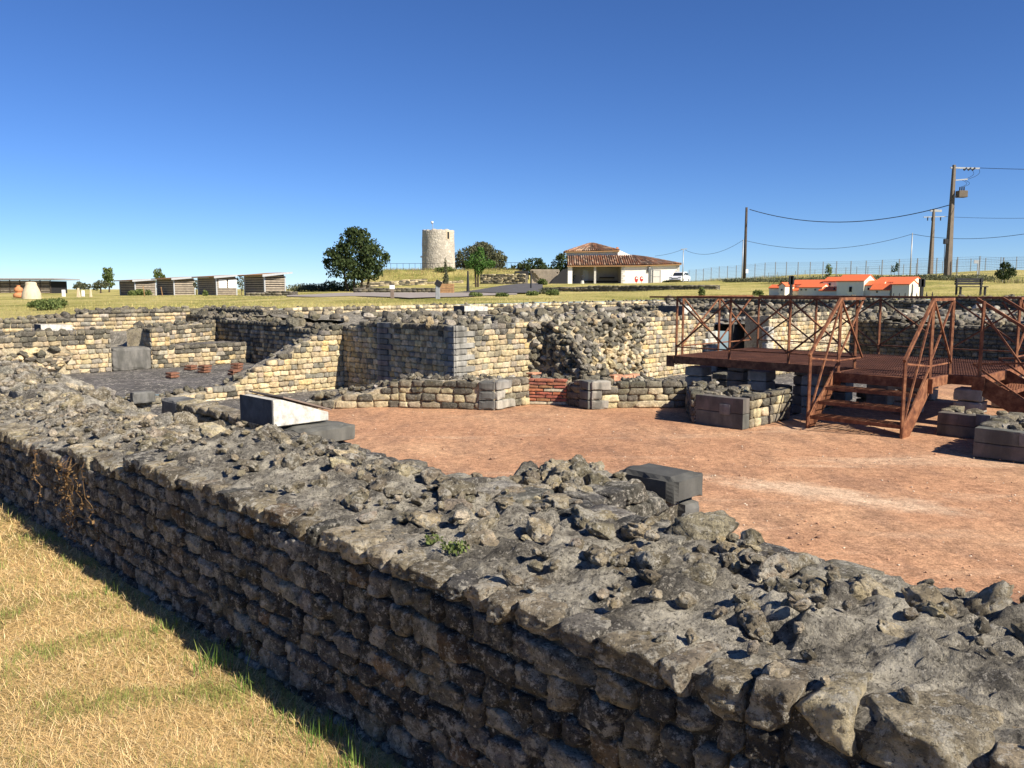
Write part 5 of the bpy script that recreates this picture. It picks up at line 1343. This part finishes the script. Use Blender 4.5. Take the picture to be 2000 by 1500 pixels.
# ---- model villa
def villa():
    e = empty('model_villa', W(36.2, 15, 1.30), 'large scale model of a villa with cream walls and orange roofs', 'model', None)
    base = gz(*W(36.2, 15).xy)-.05
    def vb(px0, px1, u0, du, yt, ye, hip=0, ridge='v', ywall=None, roofm=M_ORANGE):
        """gabled block: front at u0 between two photo columns, eave and ridge at photo rows"""
        def vof(px, u): k = (px-1000)/1600*.9934; return u*(1-k)/(1+k)
        va, vb_ = vof(px0, u0), vof(px1, u0)
        Y = W(u0, (va+vb_)/2).y; ze = zat(ye, Y); zt = zat(yt, Y+.4)
        c = lambda u, v, z: W(u, v, z)
        b = base-.1
        if ridge == 'v':
            g = [c(u0, vb_, b), c(u0+du, vb_, b), c(u0+du, vb_, ze), c(u0+du/2, vb_, zt), c(u0, vb_, ze)]
            MB().prism(g, W(0, va-vb_)).build('wall', M_CREAM, e, .004)
            o = .05; n = W(0, va-vb_+2*o*.4)
            for s in (0, 1):
                ux = u0-.05 if s == 0 else u0+du+.05; zz = ze-.06*(zt-ze)/(du/2)
                MB().prism([c(ux, vb_-o*.4, zz+.012), c(u0+du/2, vb_-o*.4, zt+.02), c(u0+du/2, vb_-o*.4, zt+.055), c(ux, vb_-o*.4, zz+.047)], n).build('roof', roofm, e)
        else:
            g = [c(u0, va, b), c(u0, vb_, b), c(u0, vb_, ze), c(u0, (va+vb_)/2, zt), c(u0, va, ze)]
            MB().prism(g, W(du, 0)).build('wall', M_CREAM, e, .004)
            for s, vx in ((0, va+.05), (1, vb_-.05)):
                zz = ze-.03
                MB().prism([c(u0-.05, vx, zz+.012), c(u0-.05, (va+vb_)/2, zt+.02), c(u0-.05, (va+vb_)/2, zt+.055), c(u0-.05, vx, zz+.047)], W(du+.1, 0)).build('roof', roofm, e)
        return va, vb_
    def win(px, py, w, h, u0):
        k = (px-1000)/1600*.9934; v = u0*(1-k)/(1+k); Y = W(u0, v).y
        MB().box(W(u0, v, zat(py, Y)), (.03, w, h), rotz(math.pi/4)).build('window', M_VOID, e)
    vb(1502, 1525, 36.6, .6, 558, 563); vb(1521, 1533, 36.2, 1.0, 553.5, 558.5, 0, 'u')
    vb(1532, 1560, 36.9, .7, 562, 568)
    vb(1543, 1601, 37.2, 1.1, 548.5, 556); vb(1560, 1606, 36.3, .8, 556, 562)
    vb(1608, 1634, 37.0, .9, 543, 550); vb(1600, 1635, 36.2, .6, 562, 568)
    vb(1634, 1687, 36.0, 1.3, 538.5, 549.5); vb(1687, 1722, 36.1, .9, 550, 558)
    vb(1700, 1738, 35.8, .7, 556, 566)
    vb(1708, 1779, 36.6, 1.5, 543, 552); vb(1742, 1776, 35.6, 1.0, 549, 556)
    for px, py, w, h, u in ((1565, 566, .07, .05, 36.28), (1574, 566, .07, .05, 36.28), (1592, 566, .07, .05, 36.28), (1620, 555, .07, .10, 36.98), (1629.5, 564, .05, .09, 36.18), (1661, 565, .11, .22, 35.98), (1696, 564, .06, .10, 36.08), (1713, 570, .05, .08, 35.78), (1546, 574, .05, .09, 36.88), (1527, 566, .08, .08, 36.18)): win(px, py, w, h, u)
villa()
for k, px in enumerate((1545, 1800)):
    Y = 38 if k == 0 else 34; c = at(px, Y); e = empty('reading_desk', c, ['black reading desk behind the left part of the model villa', 'black reading desk right of the model villa'][k], 'desk')
    h = .95 if k == 0 else .8
    MB().box(c+Vector((0, 0, h/2)), (.12, .12, h)).build('column', M_DARK, e, .01); MB().box(c+Vector((0, 0, h*.78)), (.24, .12, h*.42)).build('desk', M_DARK, e, .01)
for k in range(7):
    c = at(1746+k*11.3+(8 if k > 4 else 0), 32.5); e = empty('edge_post', c, ['first', 'second', 'third', 'fourth', 'fifth', 'sixth', 'seventh'][k]+' short dark pointed post before the right of the model villa, counted from the left', 'post', 'short posts before the model villa')
    MB().tube(c, c+Vector((0, 0, .27)), .045, .012, 6).build('post', M_DARK, e)
c = at(1900, 39); e = empty('park_bench', c, 'dark slatted bench on the grass at the right', 'bench')
for k in range(3): MB().box(c+Vector((0, -.05+.14*k, .42)), (1.35, .11, .045)).build('seat_slat', M_DARK, e)
for k in range(3): MB().box(c+Vector((0, .38, .56+.11*k)), (1.35, .04, .09)).build('back_slat', M_DARK, e)
for s in (-1, 1):
    MB().box(c+Vector((s*.58, .0, .2)), (.07, .09, .42)).build('leg', M_DARK, e); MB().box(c+Vector((s*.58, .36, .4)), (.07, .08, .82)).build('leg', M_DARK, e)
# ---- fence, poles, wires
def fence(label, a, b, n, h, rows, mat=M_FENCE):
    pts = []
    for i in range(n+1):
        f = i/n; p = Vector((a[0]+(b[0]-a[0])*f, a[1]+(b[1]-a[1])*f, 0)); p.z = gz(p.x, p.y); pts.append(p)
    e = empty('mesh_fence', pts[0], label, 'fence')
    for p in pts: MB().bar(p, p+Vector((0, 0, h)), .07).build('post', mat, e)
    m = MB()
    for p, q in zip(pts[:-1], pts[1:]):
        for j in range(rows+1): m.bar(p+Vector((0, 0, .08+(h-.12)*j/rows)), q+Vector((0, 0, .08+(h-.12)*j/rows)), .008 if j % 3 else .014)
        for k in range(1, 14): t = p+(q-p)*k/14; m.bar(t, t+Vector((0, 0, h)), .006)
    m.build('wire_mesh', mat, e)['kind'] = 'stuff'
a = at(1345, 122); b = at(2060, 60); fence('wire mesh fence with steel posts along the right field', (a.x, a.y), (b.x, b.y), 26, 2.0, 10)
a = at(1500, 150); b = at(2080, 105); fence('second, more distant mesh fence with shorter looking posts', (a.x, a.y), (b.x, b.y), 24, 2.0, 4)
def pole(label, px, Y, ytop, w0, w1, mat, name='utility_pole', box=True):
    c = at(px, Y); h = zat(ytop, Y)-c.z; e = empty(name, c, label, 'pole')
    if box:
        V = []
        m = MB(); i = 0
        for z, w in ((-.3, w0), (h, w1)):
            m.v += [c+Vector((x*w/2, y*w*.35, z)) for x, y in ((-1, -1), (1, -1), (1, 1), (-1, 1))]
        m.f += [(0, 1, 5, 4), (1, 2, 6, 5), (2, 3, 7, 6), (3, 0, 4, 7), (4, 5, 6, 7)]
        for q in range(8): m.v[q] = c+rotz(math.pi/4*.55) @ (m.v[q]-c)
        m.build('shaft', mat, e, .02)
    else: MB().tube(c-Vector((0, 0, .3)), c+Vector((0, 0, h)), w0/2, w1/2, 10).build('shaft', mat, e, 0, True)
    return e, c, h
e, c1, h1 = pole('tall grey concrete pole carrying a transformer at the right', 1849, 70, 322, .60, .26, M_POLEC)
k = mpp(70)
def q(px, py, Y=70, dy=0): v = at(px, Y, zat(py, Y)); v.y += dy; return v
MB().bar(q(1842, 327.5), q(1898, 329), .12).build('crossarm', M_GALV, e); MB().bar(q(1853, 352), q(1876, 350), .10).build('crossarm', M_GALV, e)
for x in (1868, 1876, 1884): MB().tube(q(x, 332), q(x+5, 328), .09, .09, 8).build('insulator', M_DARK, e)
MB().bar(q(1850, 384), q(1866, 384, 70, -.3), .14).build('bracket', M_GALV, e)
tb = MB().box(q(1863, 380, 70, -.3), (.75, .6, .55)).build('transformer', M_POLEC, e, .03)
for x in (1859, 1863, 1867): MB().tube(q(x, 373, 70, -.3), q(x, 366, 70, -.3), .06, .05, 8).build('bushing', M_DARK, e)
MB().box(q(1838, 472, 70, -.3), (.34, .25, .42)).build('junction_box', M_DARK, e, .02)
MB().path([q(1836, 477, 70, -.35), q(1836, 500, 70, -.35), q(1838, 530, 70, -.35)], .025).build('cable', M_DARK, e)
def sag(a, b, s, n=14): return [a+(b-a)*(i/n)+Vector((0, 0, -4*s*(i/n)*(1-i/n))) for i in range(n+1)]
for p0, p1, s in ((q(1880, 330), q(1872, 350), -.35), (q(1897, 330), q(1872, 352), .0), (q(1872, 352), q(1866, 366), -.25), (q(1866, 352), q(1862, 366), .2)):
    pts = [p0+(p1-p0)*(i/8)+Vector((.5*math.sin(math.pi*i/8), 0, 0)) for i in range(9)]; MB().path(pts, .014, 4).build('jumper', M_DARK, e)
e, c2, h2_ = pole('grey concrete pole with two crossarms behind the transformer pole', 1815, 108, 408, .62, .30, M_POLEC)
MB().bar(q(1808, 411, 108), q(1830, 412, 108), .18, .3).build('crossarm', M_GALV, e); MB().bar(q(1796, 424, 108), q(1838, 423, 108), .12).build('crossarm', M_GALV, e)
for x in (1804, 1812, 1829): MB().tube(q(x, 424, 108), q(x, 431, 108), .09, .07, 6).build('insulator', M_DARK, e)
e, c3, h3 = pole('dark wooden pole behind the fence right of the car', 1453, 85, 405, .36, .24, M_POLEW, box=False)
MB().box(q(1456, 530, 85, -.25), (.25, .2, .4)).build('meter_box', M_WHITE, e, .01)
e, c4, h4 = pole('thin pale metal pole left of the concrete poles', 1776, 85, 455, .16, .10, M_GALV, box=False)
e, c5, h5 = pole('thin pale metal pole beside the white house', 1333, 113, 487, .16, .10, M_GALV, box=False); MB().bar(q(1328, 487, 113), q(1340, 486, 113), .1).build('bracket', M_GALV, e)
e, c6, h6 = pole('thin dark post left of the wooden pole', 1448.5, 88, 468, .14, .10, M_GALV, box=False)
def wire(label, a, b, s, r_=.02): 
    o = MB().path(sag(a, b, s, 18), r_, 4).build('overhead_wire', M_DARK, None, 0, False, False); tag(o, label, 'wire', 'overhead wires')
wire('thick sagging cable from the wooden pole to the transformer pole', q(1459, 409, 85), q(1846, 400), 1.35, .035)
wire('thin wire from the pale house pole to the thin dark post', q(1336, 488, 113), q(1448, 469, 88), 1.0)
wire('faint wire from the house roof to the pale house pole', q(1278, 500, 112), q(1332, 487, 113), .15)
wire('faint low wire from the thin dark post to the thin pale pole', q(1449, 469, 88), q(1776, 457, 85), 1.2)
wire('wire leaving the thin pale pole to the right edge', q(1776, 457, 85), q(2080, 440, 60), .7)
wire('topmost wire leaving the transformer pole to the right edge', q(1898, 328), q(2100, 331, 62), .05)
wire('wire leaving the far crossarm pole to the right edge', q(1836, 423, 108), q(2100, 423, 90), .2)
c = at(1907, 64); e = empty('sign_post', c, 'small grey sign on a post at the right fence', 'sign'); hh = zat(508, 64)-c.z
MB().bar(c, c+Vector((0, 0, hh)), .07).build('post', M_GALV, e); MB().box(c+Vector((-.18, -.06, hh-.13)), (.36, .04, .26)).build('plate', M_GALV, e)
# ---- trees and shrubs
def tree(name, label, px, Y, h, blobs, n, size, mat, trunks=((0, 0),), th=.3, group=None, tr=.16, cat='tree'):
    """blobs: (dx, dy, z, rx, rz, weight) in metres from the foot"""
    c = at(px, Y); e = empty(name, c, label, cat, group); r = random.Random(int(px*7+Y))
    m = MB()
    for (dx, dl) in trunks:
        p = c+Vector((dx, 0, -.2)); top = c+Vector((dx+dl, 0, h*th)); mid = p*.5+top*.5+Vector((r.uniform(-.1, .1), 0, 0))
        m.tube(p, mid, tr, tr*.85, 8); m.tube(mid, top, tr*.85, tr*.65, 8)
        for k in range(4):
            b = r.choice(blobs); m.tube(top, c+Vector((b[0]*.7, b[1]*.7, b[2])), tr*.5, tr*.15, 6)
    m.build('trunk', M_BARK, e)
    bl = []
    for (dx, dy, z, rx, rz_, w) in blobs: bl.append(((c.x+dx, c.y+dy, c.z+z), rx, rz_, w))
    ext = []
    for b in bl:
        for _ in range(11):
            d = Vector((r.gauss(0, 1), r.gauss(0, 1), r.gauss(0, 1))).normalized()
            ext.append(((b[0][0]+d.x*b[1]*.9, b[0][1]+d.y*b[1]*.9, b[0][2]+d.z*b[2]*.9), b[1]*r.uniform(.2, .38), b[2]*r.uniform(.2, .38), b[3]*.09))
    link('crown', leaf_cloud(r, bl+ext, n, size), e, mat, True)
    return e
tree('evergreen_oak', 'large dense dark green tree left of the tower', 696, 95, 7.2, [(0, 0, 5.0, 2.5, 2.1, 3), (-2.0, 0, 3.7, 1.7, 1.6, 1.6), (2.0, 0, 3.9, 1.7, 1.8, 1.6), (-.5, 0, 2.6, 2.8, 1.3, 1.8), (.3, 0, 6.1, 1.5, 1.1, .9), (1.2, -.5, 2.3, 1.9, 1.1, 1.2)], 8500, .16, M_LEAF_D, ((-.9, -.5), (-.3, .1), (.5, .4), (1.1, .6)), .32)
tree('broad_tree', 'broad olive-grey tree right of the tower', 938, 146, 8.5, [(0, 0, 4.6, 4.0, 2.6, 3), (-1.7, 0, 3.8, 2.8, 2.6, 1.6), (2.2, 0, 4.2, 2.6, 1.9, 1.4), (3.9, 0, 4.6, .9, .6, .35), (.6, 0, 6.3, 1.9, 1.1, .9), (.2, 0, 2.2, 3.6, 1.6, 1.2)], 9000, .19, M_LEAF_O, ((0, 0),), .3, None, .25)
tree('young_tree', 'small bright green tree in front of the olive-grey tree', 934, 92, 4.2, [(0, 0, 2.9, .95, 1.0, 1.5), (1.1, 0, 2.5, .9, .5, .8), (-.9, 0, 2.6, .6, .7, .6), (.2, 0, 3.9, .5, .5, .5), (.1, 0, 1.9, .6, .6, .6)], 2000, .11, M_LEAF_G, ((0, 0), (-.25, -.1)), .45, None, .12)
tree('round_tree', 'dark round tree top behind the footbridge railing', 1040, 150, 6, [(0, 0, 3.0, 2.4, 1.9, 2), (-2.0, 0, 2.6, 2.0, 1.4, 1), (2.6, 0, 2.2, 2.0, 1.3, 1), (-4.5, 0, 2.2, 1.8, 1.0, .7)], 3600, .22, M_LEAF_D)
tree('round_tree', 'dark tree just left of the white house', 1098, 128, 5, [(0, 0, 3.0, 1.5, 1.6, 2), (-.8, 0, 2.2, 1.2, 1.2, 1), (.3, 0, 1.4, 1.5, 1.2, 1)], 1800, .18, M_LEAF_D)
tree('poplar', 'slender dark tree left of the first shed', 213, 150, 4.5, [(0, 0, 3.2, .95, 1.3, 2), (0, 0, 1.8, 1.0, 1.0, 1)], 1500, .16, M_LEAF_S)
tree('small_tree', 'low olive tree left of the slender dark tree', 197, 140, 2.5, [(0, 0, 1.5, 1.1, .8, 2), (-.8, 0, 1.1, .7, .6, 1)], 800, .15, M_LEAF_O)
tree('small_tree', 'small pale tree in the far left field', 155, 130, 2.2, [(0, 0, 1.3, .9, .6, 2), (1.1, 0, 1.2, .8, .5, 1)], 700, .15, M_LEAF_O)
tree('poplar', 'tree top showing above the second shed', 310, 160, 4.5, [(0, 0, 3.3, .8, 1.2, 2), (.9, 0, 2.6, .5, .6, .6), (0, 0, 1.5, .9, 1, 1)], 1200, .16, M_LEAF_S)
tree('small_tree', 'thin pale tree between the third and the fourth shed', 471, 92, 2.2, [(0, 0, 1.5, .45, .6, 2), (.2, 0, .9, .4, .4, 1)], 350, .09, M_LEAF_O, tr=.05)
tree('small_tree', 'thin pale tree left of the third shed', 384, 96, 2.0, [(0, 0, 1.2, .35, .5, 2)], 250, .09, M_LEAF_O, tr=.05)
tree('small_tree', 'spindly sapling behind the model villa', 1617, 62, 1.5, [(0, 0, .9, .28, .5, 2)], 350, .06, M_LEAF_S, tr=.03)
tree('small_tree', 'thin leaning sapling behind the right of the model villa', 1745, 60, 1.4, [(0, 0, .8, .3, .25, 2), (.2, 0, 1.1, .15, .2, 1)], 200, .06, M_LEAF_D, tr=.03)
tree('bush', 'rounded dark green bush by the right fence', 1962, 56, 1.6, [(0, 0, .8, .55, .55, 2), (-.3, 0, .6, .4, .35, 1), (.35, 0, .7, .35, .35, 1), (0, 0, 1.2, .25, .25, .5)], 1600, .06, M_LEAF_D, th=.3, tr=.04, cat='bush')
SH = [(88, 32, .55, .42, 'leafy green shrub in the grass at the left'), (70, 38, .6, .3, 'wide low weed patch behind the left shrub'), (108, 36, .5, .4, 'rounded weed behind and right of the left shrub'), (280, 100, 1.0, .8, 'shrub against the leftmost shed'), (258, 98, .5, .6, 'small shrub at the shaded side of the leftmost shed'), (400, 80, .3, .5, 'small plant before the second shed'), (620, 100, 4.0, .9, 'row of low scrub left of the large dark tree'), (665, 100, 2.5, 1.3, 'scrub under the left of the large dark tree'), (1040, 52, .42, .28, 'low green clump beside the grass before the house, left one'), (1080, 52, .5, .35, 'low green clump beside the grass before the house, right one'), (1066, 60, .9, .4, 'loose reddish weed between the two low green clumps'), (931, 46, .4, .22, 'small grass clump near the path'), (980, 46, .35, .2, 'small grass clump right of the path'), (1372, 42, .22, .55, 'bright green sapling on the grass edge right of the house'), (1480, 45, .3, .3, 'small green plant left of the model villa'), (870, 128, 1.6, .9, 'green scrub on the mound below the tower door'), (1062, 90, .8, .6, 'green weed before the timber steps'), (1320, 118, 2.0, .4, 'weed strip at the car'), (1700, 64, 5, .3, 'strip of rough weeds along the right fence'), (1850, 62, 4, .4, 'strip of rough weeds under the transformer pole'), (1560, 72, 4, .35, 'strip of rough weeds along the fence behind the villa'), (1450, 80, 3.5, .35, 'weeds at the foot of the wooden pole')]
for k, (px, Y, rx, hh, lb) in enumerate(SH):
    c = at(px, Y); e = empty('shrub', c, lb, 'shrub', 'shrubs and weeds in the field'); r = random.Random(k+60)
    if k == 15: c.z = 4.2
    bl = [((c.x+r.uniform(-.6, .6)*rx, c.y+r.uniform(-.3, .3)*rx, c.z+hh*.45), rx*.55, hh*.6, 1) for _ in range(5)]
    link('foliage', leaf_cloud(r, bl, int(min(2200, 500+500*rx)), .05*max(1, Y/45)), e, M_LEAF_D if k in (7,) else M_LEAF_O if k in (6, 10, 18, 19, 20, 21) else M_LEAF_S, True)
# ---- rough grass of the field
def gen_field():
    while True:
        px = rnd.uniform(-100, 2100); a = (px-1000)/1600*.9934; b = bnd_dist(a)+.4; Y = b*(75/b)**(rnd.random()**1.3)
        if 555 < px < 1060 and Y > 37: continue
        return tuple(at(px, Y))
scrub(26000, gen_field, .13, [(.54, .44, .18), (.42, .37, .13), (.28, .31, .085), (.60, .48, .22), (.36, .37, .11)], 'field_grass', 'rough dry grass with green tinges covering the field behind the ruin', (.2, .9))
def gen_fence():
    f = rnd.random(); a = at(1345, 122); b = at(2060, 60); p = a+(b-a)*f; p.y += rnd.uniform(-2.5, 1.5); p.x += rnd.uniform(-1, 1); p.z = gz(p.x, p.y); return tuple(p)
scrub(7000, gen_fence, .5, [(.36, .30, .14), (.22, .24, .08), (.42, .34, .18), (.16, .2, .06)], 'fence_grass', 'tall dry grass along the right fence')
